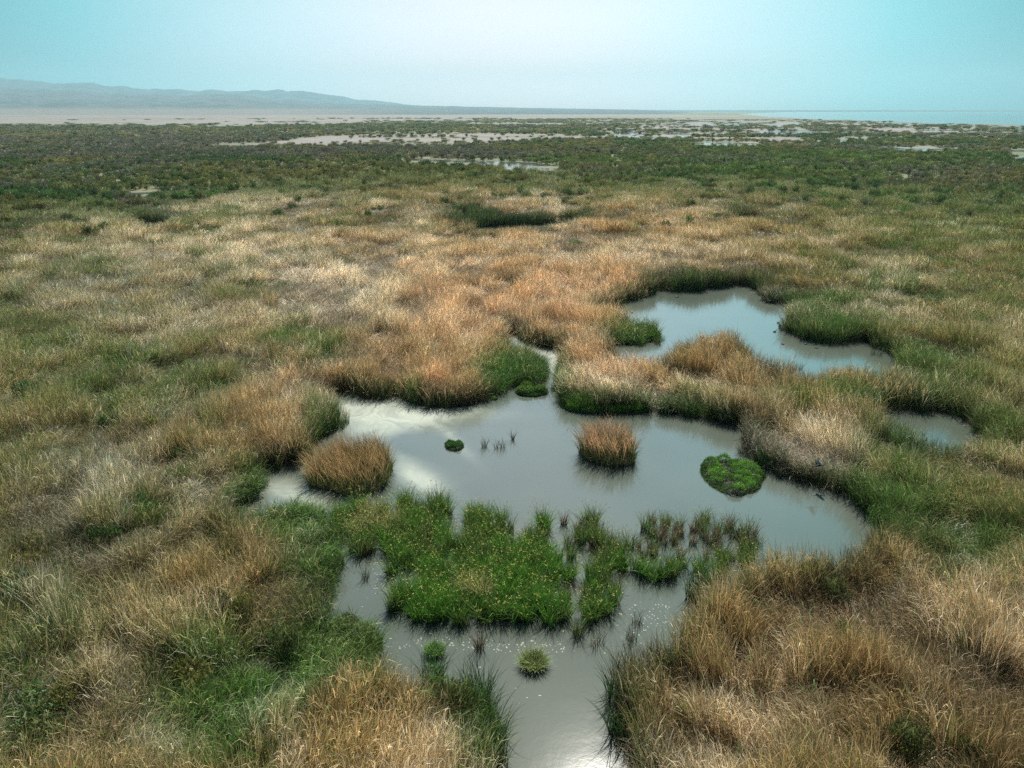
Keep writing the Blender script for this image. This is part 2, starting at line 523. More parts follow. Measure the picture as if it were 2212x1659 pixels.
def bush(seed, R=1.5, Ht=1.8, n=520, lobes=9, leaf=.24, feather=True):
    """tamarisk-like shrub: feathery sprays on several lobes, bare gaps between"""
    r = np.random.RandomState(seed)
    parts = []
    LB = []
    for i in range(lobes):
        a = r.rand() * 6.28; q = R * .68 * math.sqrt(r.rand())
        LB.append((q * math.cos(a), q * math.sin(a), Ht * (.45 + .4 * r.rand()), R * (.28 + .25 * r.rand()), r.rand()))
    per = n // lobes
    Cs, rl = [], []
    for (x, y, z, q, k) in LB:
        d = r.randn(per, 3); d /= np.linalg.norm(d, axis=1)[:, None]
        d[:, 2] = np.where(d[:, 2] < -.3, -d[:, 2], d[:, 2])
        rad = q * (.55 + .55 * r.rand(per) ** .6)
        Cs.append(np.stack([x + d[:, 0] * rad, y + d[:, 1] * rad, z * (.6 + .0 * rad) + d[:, 2] * rad * (Ht / R) * .8], 1))
        rl.append(np.full(per, k))
    C = np.concatenate(Cs); C[:, 2] = np.clip(C[:, 2], .05, None)
    V, Q, A = leaves(C, leaf, seed + 3, up=.5)
    zz = V[:, 2] / (Ht * 1.2)
    A['t'] = np.clip(zz, 0, 1)
    A['rnd'] = np.clip(.5 * A['rnd'] + .5 * np.repeat(np.concatenate(rl), 4), 0, 1)
    parts.append((V, Q, A))
    # stems
    ns = 26
    Vb, Qb, Ab = blades(ns, R * .25, Ht * .6, Ht * .95, .05, 0, .25, .8, 3, seed + 9)
    Ab['r2'] = np.ones(len(Vb)); Ab['t'] = Ab['t'] * .0
    parts.append((Vb, Qb, Ab))
    return join(parts)


# ------------------------------------------------------------------ ground sheet and water sheet (polar grids)
def polar(r0, r1, ratio, a0, a1, na):
    nr = int(math.log(r1 / r0) / math.log(ratio)) + 1
    R = r0 * (r1 / r0) ** (np.arange(nr) / (nr - 1))
    A = np.radians(np.linspace(a0, a1, na))
    return R, A


def grid_faces(nr, na, wrap=False):
    i = np.arange(nr - 1)[:, None]; j = np.arange(na - (0 if wrap else 1))[None]
    j2 = (j + 1) % na
    a = i * na + j; b = i * na + j2; c = (i + 1) * na + j2; d = (i + 1) * na + j
    return np.stack([a, d, c, b], -1).reshape(-1, 4)


R, _ = polar(6, 45000, 1.0105, 0, 1, 2)
A = np.radians(np.concatenate([np.linspace(-180, -58, 30)[:-1], np.linspace(-58, 58, 760), np.linspace(58, 180, 30)[1:-1]]))
RR, AA = np.meshgrid(R, A, indexing='ij')
GX, GY = RR * np.sin(AA), RR * np.cos(AA)
gx, gy = GX.ravel(), GY.ravel()
ws = water_s(gx, gy)
wet = wet_mask(gx, gy)
wet_s = (wet - .5) * 3
land = -np.maximum(ws, np.where(wet > 0, wet_s, -50))
gr = np.hypot(gx, gy)
hl = 0.10 + .10 * fbm(gx, gy, 1.3, 2, 3) + .25 * sstep(300, 3000, gr)
gz = np.where(land > 0, np.minimum(land * .45, 1) * 0 + hl * sstep(0, .45, land), -0.35 * sstep(0, .8, -land))
mud = mud_mask(gx, gy)
gz = gz + sstep(150, 500, gr) * (fbm(gx, gy, 6, 2, 8) - .5) * .5 * (1 - mud) * (land > 1)
V = np.stack([gx, gy, gz], 1)
Q = grid_faces(len(R), len(A), True)
gm, t, N_, L_ = new_mat("marsh_ground")
mudc = attr(t, 'mud').outputs['Fac']
geo = N_.new("ShaderNodeNewGeometry")
n1 = N_.new("ShaderNodeTexNoise"); n1.inputs['Scale'].default_value = .9; n1.inputs['Detail'].default_value = 6; n1.inputs['Roughness'].default_value = .7
n2 = N_.new("ShaderNodeTexNoise"); n2.inputs['Scale'].default_value = .035; n2.inputs['Detail'].default_value = 7; n2.inputs['Roughness'].default_value = .65
n3 = N_.new("ShaderNodeTexNoise"); n3.inputs['Scale'].default_value = .006; n3.inputs['Detail'].default_value = 8; n3.inputs['Roughness'].default_value = .6
for n_ in (n1, n2, n3):
    L_.new(geo.outputs['Position'], n_.inputs['Vector'])
litter = mix(t, (.022, .018, .010), (.075, .058, .034), n1.outputs['Fac'])
veg = mix(t, (.095, .115, .042), (.25, .215, .13), mrange(t, n2.outputs['Fac'], .35, .65, 0, 1))
veg = mix(t, veg, (.10, .135, .045), mrange(t, n3.outputs['Fac'], .4, .62, 0, .8))
far = attr(t, 'far').outputs['Fac']
base = mix(t, litter, veg, far)
mudcol = mix(t, (.20, .172, .15), (.29, .255, .225), mrange(t, n2.outputs['Fac'], .3, .7, 0, 1))
mudcol = mix(t, mudcol, (.14, .125, .09), mrange(t, n3.outputs['Fac'], .52, .64, 0, .75))
base = mix(t, base, mudcol, mudc)
b = N_.new("ShaderNodeBsdfPrincipled"); b.inputs['Roughness'].default_value = .9
L_.new(base, b.inputs['Base Color'])
bp = N_.new("ShaderNodeBump"); bp.inputs['Distance'].default_value = .15; bp.inputs['Strength'].default_value = .6
L_.new(n1.outputs['Fac'], bp.inputs['Height']); L_.new(bp.outputs[0], b.inputs['Normal'])
o = N_.new("ShaderNodeOutputMaterial"); L_.new(b.outputs[0], o.inputs['Surface'])
me = mesh_from("ground", V, Q, gm, {'mud': mud, 'far': sstep(140, 260, gr)}, True)
tag(link("ground", me), 'marsh ground under the reeds with pale mudflats in the distance', kind='structure')

# water
R, A = polar(12, 19000, 1.012, -56, 56, 620)
RR, AA = np.meshgrid(R, A, indexing='ij')
wx, wy = (RR * np.sin(AA)).ravel(), (RR * np.cos(AA)).ravel()
wr = np.hypot(wx, wy)


def ell(u, v, cx, cy_, rx, ry, rot=0.0):
    c, s = math.cos(math.radians(rot)), math.sin(math.radians(rot))
    a = ((u - cx) * c + (v - cy_) * s) / rx
    b_ = (-(u - cx) * s + (v - cy_) * c) / ry
    return np.exp(-(a * a + b_ * b_) * 1.1)


u, v = px(np.stack([wx, wy], 1), 0)
du = (fbm(wx, wy, 5, 3, 91) - .5) * 60
dv = (fbm(wx, wy, 5, 3, 97) - .5) * 26
uu, vv = u + du, v + dv
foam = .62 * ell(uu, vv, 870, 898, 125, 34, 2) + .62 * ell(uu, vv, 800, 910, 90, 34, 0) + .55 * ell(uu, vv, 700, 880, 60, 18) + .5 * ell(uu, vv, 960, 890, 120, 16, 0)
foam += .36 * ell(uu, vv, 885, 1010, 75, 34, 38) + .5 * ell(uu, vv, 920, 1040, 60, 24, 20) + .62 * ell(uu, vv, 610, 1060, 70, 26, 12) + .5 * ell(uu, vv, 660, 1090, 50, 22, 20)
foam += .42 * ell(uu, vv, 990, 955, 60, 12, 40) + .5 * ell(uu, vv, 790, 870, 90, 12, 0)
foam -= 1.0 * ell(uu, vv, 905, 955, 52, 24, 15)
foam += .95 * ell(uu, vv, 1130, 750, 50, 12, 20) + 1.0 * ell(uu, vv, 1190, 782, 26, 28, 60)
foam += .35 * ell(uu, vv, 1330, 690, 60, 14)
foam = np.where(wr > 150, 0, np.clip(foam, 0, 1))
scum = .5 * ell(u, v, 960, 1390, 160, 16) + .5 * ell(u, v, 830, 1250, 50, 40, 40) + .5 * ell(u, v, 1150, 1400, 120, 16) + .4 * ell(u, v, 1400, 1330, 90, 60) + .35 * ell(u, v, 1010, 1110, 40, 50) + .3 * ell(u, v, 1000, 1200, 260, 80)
scum = np.where(wr > 80, 0, np.clip(scum, 0, 1))
wm, t, N_, L_ = new_mat("pond_water")
geo = N_.new("ShaderNodeNewGeometry")
fo = attr(t, 'foam').outputs['Fac']
su = attr(t, 'scum').outputs['Fac']
wn = N_.new("ShaderNodeTexNoise"); wn.inputs['Scale'].default_value = .16; wn.inputs['Detail'].default_value = 3
L_.new(geo.outputs['Position'], wn.inputs['Vector'])
add = N_.new("ShaderNodeVectorMath"); add.operation = 'MULTIPLY_ADD'
L_.new(wn.outputs['Color'], add.inputs[0]); add.inputs[1].default_value = (9, 9, 0)
L_.new(geo.outputs['Position'], add.inputs[2])
sw = N_.new("ShaderNodeTexNoise"); sw.inputs['Scale'].default_value = .42; sw.inputs['Detail'].default_value = 6; sw.inputs['Roughness'].default_value = .55; sw.inputs['Distortion'].default_value = 1.6
L_.new(add.outputs[0], sw.inputs['Vector'])
fine = N_.new("ShaderNodeTexNoise"); fine.inputs['Scale'].default_value = 9; fine.inputs['Detail'].default_value = 4
L_.new(geo.outputs['Position'], fine.inputs['Vector'])
swm = mrange(t, sw.outputs['Fac'], .34, .60, .62, 1.0)
fm = math_(t, 'MULTIPLY', fo, swm)
fm = math_(t, 'ADD', fm, math_(t, 'MULTIPLY', math_(t, 'MULTIPLY', fo, math_(t, 'SUBTRACT', fine.outputs['Fac'], .5)), .7))
fm = math_(t, 'MAXIMUM', math_(t, 'MINIMUM', fm, 1.0), 0.0)
# thin scum specks
vo = N_.new("ShaderNodeTexVoronoi"); vo.inputs['Scale'].default_value = 5.5; vo.feature = 'F1'
L_.new(geo.outputs['Position'], vo.inputs['Vector'])
sp = mrange(t, vo.outputs['Distance'], .16, .24, 1, 0)
sn = N_.new("ShaderNodeTexNoise"); sn.inputs['Scale'].default_value = .9; sn.inputs['Detail'].default_value = 4
L_.new(geo.outputs['Position'], sn.inputs['Vector'])
sp = math_(t, 'MULTIPLY', sp, mrange(t, math_(t, 'ADD', sn.outputs['Fac'], su), .78, .95, 0, 1))
murk_n = N_.new("ShaderNodeTexNoise"); murk_n.inputs['Scale'].default_value = .07; murk_n.inputs['Detail'].default_value = 4
L_.new(geo.outputs['Position'], murk_n.inputs['Vector'])
murk = mix(t, (.085, .105, .082), (.112, .13, .105), mrange(t, murk_n.outputs['Fac'], .35, .65, 0, 1))
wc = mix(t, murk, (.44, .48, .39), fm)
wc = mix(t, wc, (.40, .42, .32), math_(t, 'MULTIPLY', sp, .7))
b = N_.new("ShaderNodeBsdfPrincipled")
b.inputs['IOR'].default_value = 1.42
L_.new(wc, b.inputs['Base Color'])
L_.new(mrange(t, math_(t, 'MAXIMUM', fm, sp), 0, .8, .095, .55), b.inputs['Roughness'])
r1 = N_.new("ShaderNodeTexNoise"); r1.inputs['Scale'].default_value = 5.0; r1.inputs['Detail'].default_value = 3; r1.inputs['Roughness'].default_value = .6
r2_ = N_.new("ShaderNodeTexNoise"); r2_.inputs['Scale'].default_value = .8; r2_.inputs['Detail'].default_value = 2
L_.new(geo.outputs['Position'], r1.inputs['Vector']); L_.new(geo.outputs['Position'], r2_.inputs['Vector'])
hh = math_(t, 'ADD', math_(t, 'MULTIPLY', r1.outputs['Fac'], .35), r2_.outputs['Fac'])
bp = N_.new("ShaderNodeBump"); bp.inputs['Strength'].default_value = .12; bp.inputs['Distance'].default_value = .03
L_.new(hh, bp.inputs['Height']); L_.new(bp.outputs[0], b.inputs['Normal'])
o = N_.new("ShaderNodeOutputMaterial"); L_.new(b.outputs[0], o.inputs['Surface'])
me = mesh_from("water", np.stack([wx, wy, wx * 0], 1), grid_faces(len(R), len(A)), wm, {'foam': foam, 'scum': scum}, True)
tag(link("water", me), 'murky grey-green marsh water of the ponds, channels and far lake', kind='structure')

# ------------------------------------------------------------------ hills
hm, t, N_, L_ = new_mat("hill_rock")
geo = N_.new("ShaderNodeNewGeometry")
nn = N_.new("ShaderNodeTexNoise"); nn.inputs['Scale'].default_value = .004; nn.inputs['Detail'].default_value = 8
L_.new(geo.outputs['Position'], nn.inputs['Vector'])
c = mix(t, (.045, .062, .062), (.12, .125, .115), mrange(t, nn.outputs['Fac'], .35, .65, 0, 1))  # blue of the distant air put into the rock colour
c = mix(t, c, (.20, .172, .15), attr(t, 'mud').outputs['Fac'])
b = N_.new("ShaderNodeBsdfPrincipled"); b.inputs['Roughness'].default_value = 1
L_.new(c, b.inputs['Base Color'])
o = N_.new("ShaderNodeOutputMaterial"); L_.new(b.outputs[0], o.inputs['Surface'])


def ridge(name, prof, r0, r1, pw, seed, label, back=1500):
    us = np.linspace(prof[0][0], prof[-1][0], 420)
    vc = np.interp(us, [p[0] for p in prof], [p[1] for p in prof])
    vc = vc + (fbm(us, us * 0, 22, 6, seed) - .5) * 9 * np.clip((236 - vc) / 30, 0, 1)
    az = (us * K - 512) / F
    rows = 46
    V, MU = [], []
    for i in range(rows):
        s = i / (rows - 1)
        rr = r0 + (r1 - r0) * s
        nzr = (fbm(us, us * 0 + s * 300, 14, 4, seed + 5) - .5)
        dzc = (384 - vc * K) / F
        zc = H + r1 * (dzc * CT - ST) / (dzc * ST + CT)
        fall = sstep(1500, 1350, us) if pw > 1 else 1.0
        zc = zc * fall - 3 * (1 - fall)
        y = rr
        z = -2 + (zc + 2) * s ** pw + nzr * 90 * math.sin(math.pi * min(1, s)) * np.clip((236 - vc) / 40, 0, 1) * s
        MU.append((1 - sstep(26, 60, z)) * (1 - sstep(600, 1000, us)) if pw > 1 else z * 0)
        if i == 0:
            z = z * 0 - 2
        V.append(np.stack([az * y / CT * CT, np.full_like(us, y), np.maximum(z, -2)], 1))
    for i, f_ in enumerate((.7, .35, 0)):
        z = (V[rows - 1][:, 2]) * f_ - (2 if f_ == 0 else 0)
        MU.append(us * 0)
        V.append(np.stack([V[rows - 1][:, 0] * 1.03, np.full_like(us, r1 + back * (i + 1) / 3), z], 1))
    V = np.concatenate(V)
    me = mesh_from(name, V, grid_faces(rows + 3, len(us)), hm, {'mud': np.concatenate(MU)}, True)
    tag(link(name, me), label, kind='structure')


ridge("hills", [(-500, 168), (-300, 176), (-120, 165), (0, 173), (40, 177), (67, 186), (124, 189), (161, 194), (235, 194), (255, 199), (336, 202), (437, 206), (470, 205), (504, 202), (571, 202), (605, 211), (638, 213), (672, 216),
                (689, 220), (840, 226), (1100, 232), (1350, 236.8), (1500, 238), (2000, 238.5), (2800, 238.5)], 4200, 12000, 1.6, 3, 'low dark hills on the left horizon above a long sloping plain')
ridge("hills", [(-500, 160), (-200, 168), (0, 170), (44, 173), (107, 171), (161, 175), (188, 180), (269, 178), (286, 184), (336, 187), (403, 194), (470, 195), (538, 197), (600, 195), (638, 194), (689, 198), (743, 204), (800, 214),
                (900, 226), (1000, 235.5), (1100, 237.6), (1700, 237.9), (2800, 238.1)], 15000, 17500, 1.0, 8, 'faint blue mountain ridge far behind the left hills')

# ------------------------------------------------------------------ vegetation painting
CLS = {
    #          tip colour           root colour (darkened for shade below)         green share, height, lodging 0..1
    'tan':    ((.46, .325, .15), (.10, .085, .03), .08, 1.0, .35),
    'orange': ((.75, .51, .29), (.15, .11, .045), .04, 1.0, .30),
    'pale':   ((.88, .75, .56), (.20, .16, .09), .06, .88, .65),
    'grey':   ((.56, .55, .48), (.18, .17, .13), .12, .9, .40),
    'olive':  ((.42, .35, .15), (.08, .10, .035), .28, .9, .25),
    'green':  ((.14, .24, .055), (.045, .09, .02), .65, .85, .15),
    'vivid':  ((.14, .37, .04), (.04, .13, .015), .95, .55, .12),
    'low':    ((.19, .30, .07), (.06, .11, .03), .8, .42, .1),
    'dark':   ((.08, .10, .045), (.025, .04, .018), .30, 1.15, .05),  # shade on reed walls facing the camera, put into the blade colours
}
CN = list(CLS)
PAINT = [
    ('orange', 1000, 700, 130, 70, 2.2), ('orange', 1190, 650, 160, 50, 2.2), ('orange', 1080, 600, 220, 50, 1.3), ('orange', 950, 840, 90, 45, 2.6), ('orange', 860, 780, 150, 40, 1.3),
    ('orange', 1200, 715, 110, 30, 3), ('orange', 1340, 610, 60, 35, 2.6), ('orange', 1330, 790, 110, 30, 2.0), ('orange', 1550, 745, 80, 30, 2.0), ('orange', 640, 830, 150, 40, 1.0),
    ('orange', 1100, 470, 160, 25, .7), ('orange', 1200, 500, 300, 40, 1.0), ('orange', 760, 520, 60, 15, 1.5), ('orange', 1600, 480, 200, 30, .5), ('orange', 600, 930, 110, 50, .8), ('orange', 1530, 590, 90, 14, 1.4),
    ('orange', 580, 1200, 110, 60, .8), ('orange', 1900, 1180, 100, 40, .5),
    ('pale', 620, 570, 190, 55, 1.5), ('pale', 250, 545, 250, 40, 1.0), ('pale', 770, 660, 140, 50, 1.4), ('pale', 560, 440, 200, 18, 1.8), ('pale', 200, 480, 150, 18, 1.2), ('pale', 1160, 440, 90, 16, 1.3), ('pale', 1930, 620, 70, 30, 1.3),
    ('pale', 700, 610, 110, 30, 1.2), ('pale', 1540, 850, 110, 45, 1.6), ('pale', 1340, 800, 70, 26, 1.3), ('pale', 1700, 960, 150, 40, 2.2), ('pale', 1760, 1010, 110, 26, 1.6), ('pale', 1100, 560, 300, 50, .7), ('pale', 1400, 560, 200, 20, 1.2),
    ('pale', 1940, 1420, 60, 200, .0), ('pale', 1700, 1300, 160, 22, 1.1), ('pale', 1990, 1480, 280, 26, 1.2), ('pale', 620, 1370, 90, 45, .9), ('pale', 760, 1300, 30, 50, .6), ('pale', 1480, 470, 300, 24, .8), ('pale', 1700, 520, 200, 24, .6),
    ('grey', 200, 1030, 110, 70, 1.5), ('grey', 110, 640, 160, 60, .9), ('grey', 120, 1250, 150, 160, .7), ('grey', 60, 1000, 120, 100, .4), ('grey', 330, 1450, 200, 90, .3), ('olive', 300, 1400, 320, 240, .9), ('tan', 480, 1230, 130, 90, 1.0), ('grey', 2100, 1300, 150, 90, .5), ('grey', 300, 640, 200, 60, .8),
    ('grey', 430, 1080, 70, 30, 1.0), ('grey', 760, 640, 60, 20, 1.0),
    ('green', 120, 755, 150, 40, 1.5), ('green', 370, 830, 170, 50, 1.5), ('green', 170, 860, 120, 45, 1.3), ('green', 640, 722, 50, 26, 2.0), ('green', 705, 765, 50, 25, 2.0), ('green', 300, 900, 120, 40, 1.0), ('green', 560, 780, 80, 24, .6),
    ('low', 300, 1105, 60, 26, 3), ('low', 540, 1050, 46, 34, 6), ('low', 640, 1120, 80, 34, 9), ('low', 700, 1190, 60, 60, 9), ('low', 725, 1245, 30, 40, 6), ('green', 30, 700, 80, 60, .8), ('green', 60, 1540, 110, 80, 1.6), ('green', 20, 1420, 60, 80, 1.2),
    ('low', 710, 1395, 110, 60, 9), ('low', 560, 1420, 90, 40, 5), ('low', 1100, 835, 70, 20, 3), ('vivid', 1120, 810, 80, 34, 8), ('green', 880, 850, 34, 24, 3), ('green', 930, 770, 60, 20, 1.0), ('green', 700, 905, 40, 40, 2), ('green', 1060, 1560, 60, 120, 4), ('green', 1000, 1500, 60, 30, 1.5),
    ('green', 2000, 1120, 190, 70, 2.0), ('green', 1900, 1060, 120, 40, 1.6), ('green', 2150, 930, 70, 60, 2.6), ('green', 1760, 872, 150, 20, 1.4), ('green', 1950, 862, 150, 24, 1.6), ('green', 1800, 705, 120, 40, 2.2), ('green', 1960, 790, 120, 40, 2.2),
    ('green', 2100, 700, 160, 120, .8), ('green', 1900, 560, 300, 60, .7), ('green', 1980, 960, 80, 30, 2), ('green', 2170, 1180, 60, 60, 1.4), ('green', 1840, 1090, 60, 40, 1.4), ('green', 1320, 1860, 60, 80, .5), ('green', 1700, 650, 80, 20, 1.6), ('green', 2050, 820, 80, 60, 1.4),
    ('green', 150, 590, 300, 30, .5), ('green', 1700, 440, 500, 20, .8), ('green', 2050, 480, 300, 60, 1.0), ('green', 400, 470, 300, 16, .9), ('green', 900, 500, 160, 20, .6), ('green', 1440, 930, 300, 12, .6),
    ('vivid', 450, 1490, 130, 90, 5), ('vivid', 650, 1470, 110, 40, 6), ('vivid', 420, 1580, 120, 70, 3), ('vivid', 1240, 872, 50, 20, 5), ('vivid', 1370, 878, 110, 14, 4), ('vivid', 1130, 830, 50, 26, 2), ('low', 1380, 722, 60, 20, 6), ('vivid', 1500, 870, 40, 20, 1.5),
    ('vivid', 1790, 680, 40, 16, 1.6), ('vivid', 520, 1420, 60, 50, 2),
    ('dark', 1500, 605, 160, 14, 2.5), ('dark', 1300, 655, 40, 10, 1.5), ('dark', 1130, 473, 130, 6, 14), ('dark', 1000, 455, 34, 5, 10), ('dark', 1000, 450, 40, 6, 3), ('dark', 340, 470, 70, 8, 3), ('dark', 1610, 462, 80, 7, 3), ('dark', 1780, 730, 90, 16, 2), ('dark', 1640, 650, 60, 14, 1),  # dark entries: backlit bank and ditch walls, shade put into colour
    ('tan', 1700, 1400, 400, 200, 4.0), ('tan', 1560, 790, 110, 50, 3.0), ('orange', 1320, 785, 110, 36, 4.0), ('pale', 1340, 825, 80, 22, 3.0), ('tan', 1420, 800, 120, 40, 2.5), ('tan', 1720, 830, 110, 28, 2.2), ('tan', 1560, 870, 70, 30, 1.6), ('tan', 1900, 835, 90, 20, 1.4), ('olive', 40, 900, 260, 400, 1.6), ('olive', 2180, 900, 200, 300, 1.4), ('olive', 1900, 470, 500, 60, .8), ('tan', 1450, 1480, 150, 160, 2.0), ('tan', 850, 1560, 200, 90, 2.2), ('tan', 550, 950, 120, 70, 1.0), ('tan', 1800, 560, 300, 40, .8), ('tan', 1480, 480, 400, 60, .9), ('tan', 250, 640, 120, 30, .6),  # wide olive side patches also carry the vignette in their colour
    ('tan', 200, 1560, 170, 80, 1.2), ('tan', 380, 1250, 100, 70, .8), ('tan', 1860, 760, 200, 50, .8), ('tan', 2000, 1250, 120, 60, 1.0),
]


def classify(P, seed=0):
    x, y = P[:, 0], P[:, 1]
    u, v = px(P, 1.4)
    r = np.hypot(x, y)
    wob = np.clip(1.0 * (v - 238) / 600, .1, 1.3)
    u = u + (fbm(x, y, 7, 3, 201) - .5) * 90 * wob
    v = v + (fbm(x, y, 7, 3, 207) - .5) * 60 * wob
    W = np.zeros((len(P), len(CN)))
    nA, nB, nC = fbm(x, y, 14, 3, 211), fbm(x, y, 6, 3, 223), fbm(x, y, 25, 3, 229)
    left = 1 - sstep(300, 1000, u)
    W[:, CN.index('tan')] = .55 + .6 * sstep(.4, .6, nA)
    W[:, CN.index('pale')] = 1.1 * sstep(.50, .62, nB) + .1
    W[:, CN.index('grey')] = .3 * left + .2 * sstep(.55, .7, nC)
    W[:, CN.index('olive')] = .25 + .6 * left + .5 * sstep(1500, 2100, u) * (1 - sstep(1120, 1220, v))  # own olive of the sides, with edge vignette put into the colour
    W[:, CN.index('green')] = 1.0 * sstep(.56, .72, 1 - nB) * (.3 + .6 * left + .5 * sstep(1500, 2000, u)) * (1 - sstep(1150, 1250, v) * sstep(1300, 1400, u)) + .04
    for c, cu_, cv, ru, rv, s in PAINT:
        W[:, CN.index(c)] += s * np.exp(-((u - cu_) / ru) ** 2 - ((v - cv) / rv) ** 2)
    W = W ** 1.5
    W /= W.sum(1)[:, None]
    r_ = np.random.RandomState(seed + 1000)
    cum = W.cumsum(1)
    pick = (r_.rand(len(P))[:, None] > cum).sum(1).clip(0, len(CN) - 1)
    top = np.array([CLS[c][0] for c in CN]); low = np.array([CLS[c][1] for c in CN])
    sc_ = np.array([CLS[c][2:] for c in CN])
    k = .55
    T_ = k * (W @ top) + (1 - k) * top[pick]
    Lo = k * (W @ low) + (1 - k) * low[pick]
    S = k * (W @ sc_) + (1 - k) * sc_[pick]
    return T_, Lo, S[:, 0], S[:, 1], S[:, 2], pick


# tuft library (kept out of the scene; the beds place them)
reed_m = leaf_mat("reed_blades")
shrub_m = leaf_mat("shrub_leaves", transl=.3)


def library(name, meshes):
    c = bpy.data.collections.new(name)
    for i, (V, Q, A_) in enumerate(meshes):
        me = mesh_from(name, V, Q, reed_m if name != "shrub_kinds" else shrub_m, A_)
        ob = bpy.data.objects.new("%s_%02d" % (name, i), me)
        c.objects.link(ob)
    return c


LEANS = (.07, .24, .48, .85)
def reed_set(name, per, nA, nB, R_, wid, sg, s0):
    tm = []
    for li, ln in enumerate(LEANS):
        for k in range(per):
            a_ = blades(nA, R_ * .85, 1.5, 2.75, wid, ln, .17 + .08 * li, .10, sg, s0 + li * 10 + k, jit=.46)
            b_ = blades(nB, R_, .7, 1.7, wid * .9, ln, .5, .3, sg, s0 + 200 + li * 10 + k, jit=1.0)
            c_ = blades(int(nA * .5), R_, .45, .95, wid, lean=ln, curl=.5, fan=.3, seg=2, seed=s0 + 400 + li * 10 + k, jit=1.0, z0=(.9, 1.85))
            c_[2]['t'] = .55 + .45 * c_[2]['t']
            tm.append(join([a_, b_, c_]))
    return library(name, tm)


reeds_near = reed_set("reed_kinds", 4, 50, 12, .60, .036, 4, 100)
reeds_mid = reed_set("mid_reed_kinds", 3, 95, 16, .95, .044, 3, 1100)
reeds_far = reed_set("far_reed_kinds", 3, 170, 24, 1.65, .062, 3, 2100)
bushes = library("shrub_kinds", [bush(700 + i, 1.5, 1.7 + .25 * (i % 3), 620, 10 + i % 3, .27) for i in range(6)])


def instancer(coll):
    ng = bpy.data.node_groups.new("place_" + coll.name, 'GeometryNodeTree')
    ng.interface.new_socket(name="Geometry", in_out='INPUT', socket_type='NodeSocketGeometry')
    ng.interface.new_socket(name="Geometry", in_out='OUTPUT', socket_type='NodeSocketGeometry')
    gi, go = ng.nodes.new('NodeGroupInput'), ng.nodes.new('NodeGroupOutput')
    ci = ng.nodes.new('GeometryNodeCollectionInfo')
    ci.inputs['Collection'].default_value = coll
    ci.inputs['Separate Children'].default_value = True
    ci.inputs['Reset Children'].default_value = True
    ip = ng.nodes.new('GeometryNodeInstanceOnPoints')
    ip.inputs['Pick Instance'].default_value = True
    ng.links.new(gi.outputs[0], ip.inputs['Points'])
    ng.links.new(ci.outputs[0], ip.inputs['Instance'])
    for nm, ty, sk in (('idx', 'INT', 'Instance Index'), ('rot', 'FLOAT_VECTOR', 'Rotation'), ('scl', 'FLOAT_VECTOR', 'Scale')):
        na = ng.nodes.new('GeometryNodeInputNamedAttribute')
        na.data_type = ty
        na.inputs['Name'].default_value = nm
        ng.links.new(na.outputs['Attribute'], ip.inputs[sk])
    ng.links.new(ip.outputs[0], go.inputs[0])
    return ng


NG = {c.name: instancer(c) for c in (reeds_near, reeds_mid, reeds_far, bushes)}


def scatter(name, P, idx, rot, scl, top, low, gf, coll, label, sh=None):
    me = bpy.data.meshes.new(name)
    me.vertices.add(len(P)); me.vertices.foreach_set('co', np.asarray(P, np.float32).ravel())
    for nm, ty, arr in (('idx', 'INT', idx), ('gf', 'FLOAT', gf), ('sh', 'FLOAT', sh if sh is not None else np.zeros(len(P)))):
        me.attributes.new(nm, ty, 'POINT').data.foreach_set('value', np.asarray(arr, np.int32 if ty == 'INT' else np.float32))
    for nm, arr in (('rot', rot), ('scl', scl), ('top', top), ('low', low)):
        me.attributes.new(nm, 'FLOAT_VECTOR', 'POINT').data.foreach_set('vector', np.asarray(arr, np.float32).ravel())
    o = link(name, me)
    md = o.modifiers.new("placing", 'NODES')
    md.node_group = NG[coll.name]
    return tag(o, label, kind='stuff')


def jitter_grid(x0, x1, y0, y1, s, seed):
    r = np.random.RandomState(seed)
    X, Y = np.meshgrid(np.arange(x0, x1, s), np.arange(y0, y1, s))
    X = X + (np.arange(X.shape[0]) % 2)[:, None] * s / 2
    X = X.ravel() + (r.rand(X.size) - .5) * s * .95
    Y = Y.ravel() + (r.rand(Y.size) - .5) * s * .95
    return np.stack([X, Y], 1)


def frustum(P, rmin, rmax, amax=44):
    r = np.hypot(P[:, 0], P[:, 1])
    a = np.degrees(np.arctan2(P[:, 0], P[:, 1]))
    return P[(r >= rmin) & (r < rmax) & (np.abs(a) < amax + 260 / r)]


# clearings: soft low green ground near the lower left and the cushion bank
def lean_field(x, y):
    """direction in which wind and flood have laid the reeds"""
    n = fbm(x, y, 11, 2, 301) - .5
    n2 = fbm(x, y, 30, 2, 305) - .5
    base = np.where(x > 4, math.radians(150), math.radians(35))
    bl = sstep(-6, 12, x)
    base = math.radians(35) * (1 - bl) + math.radians(150) * bl
    return base + n * 2.0 + n2 * 1.6


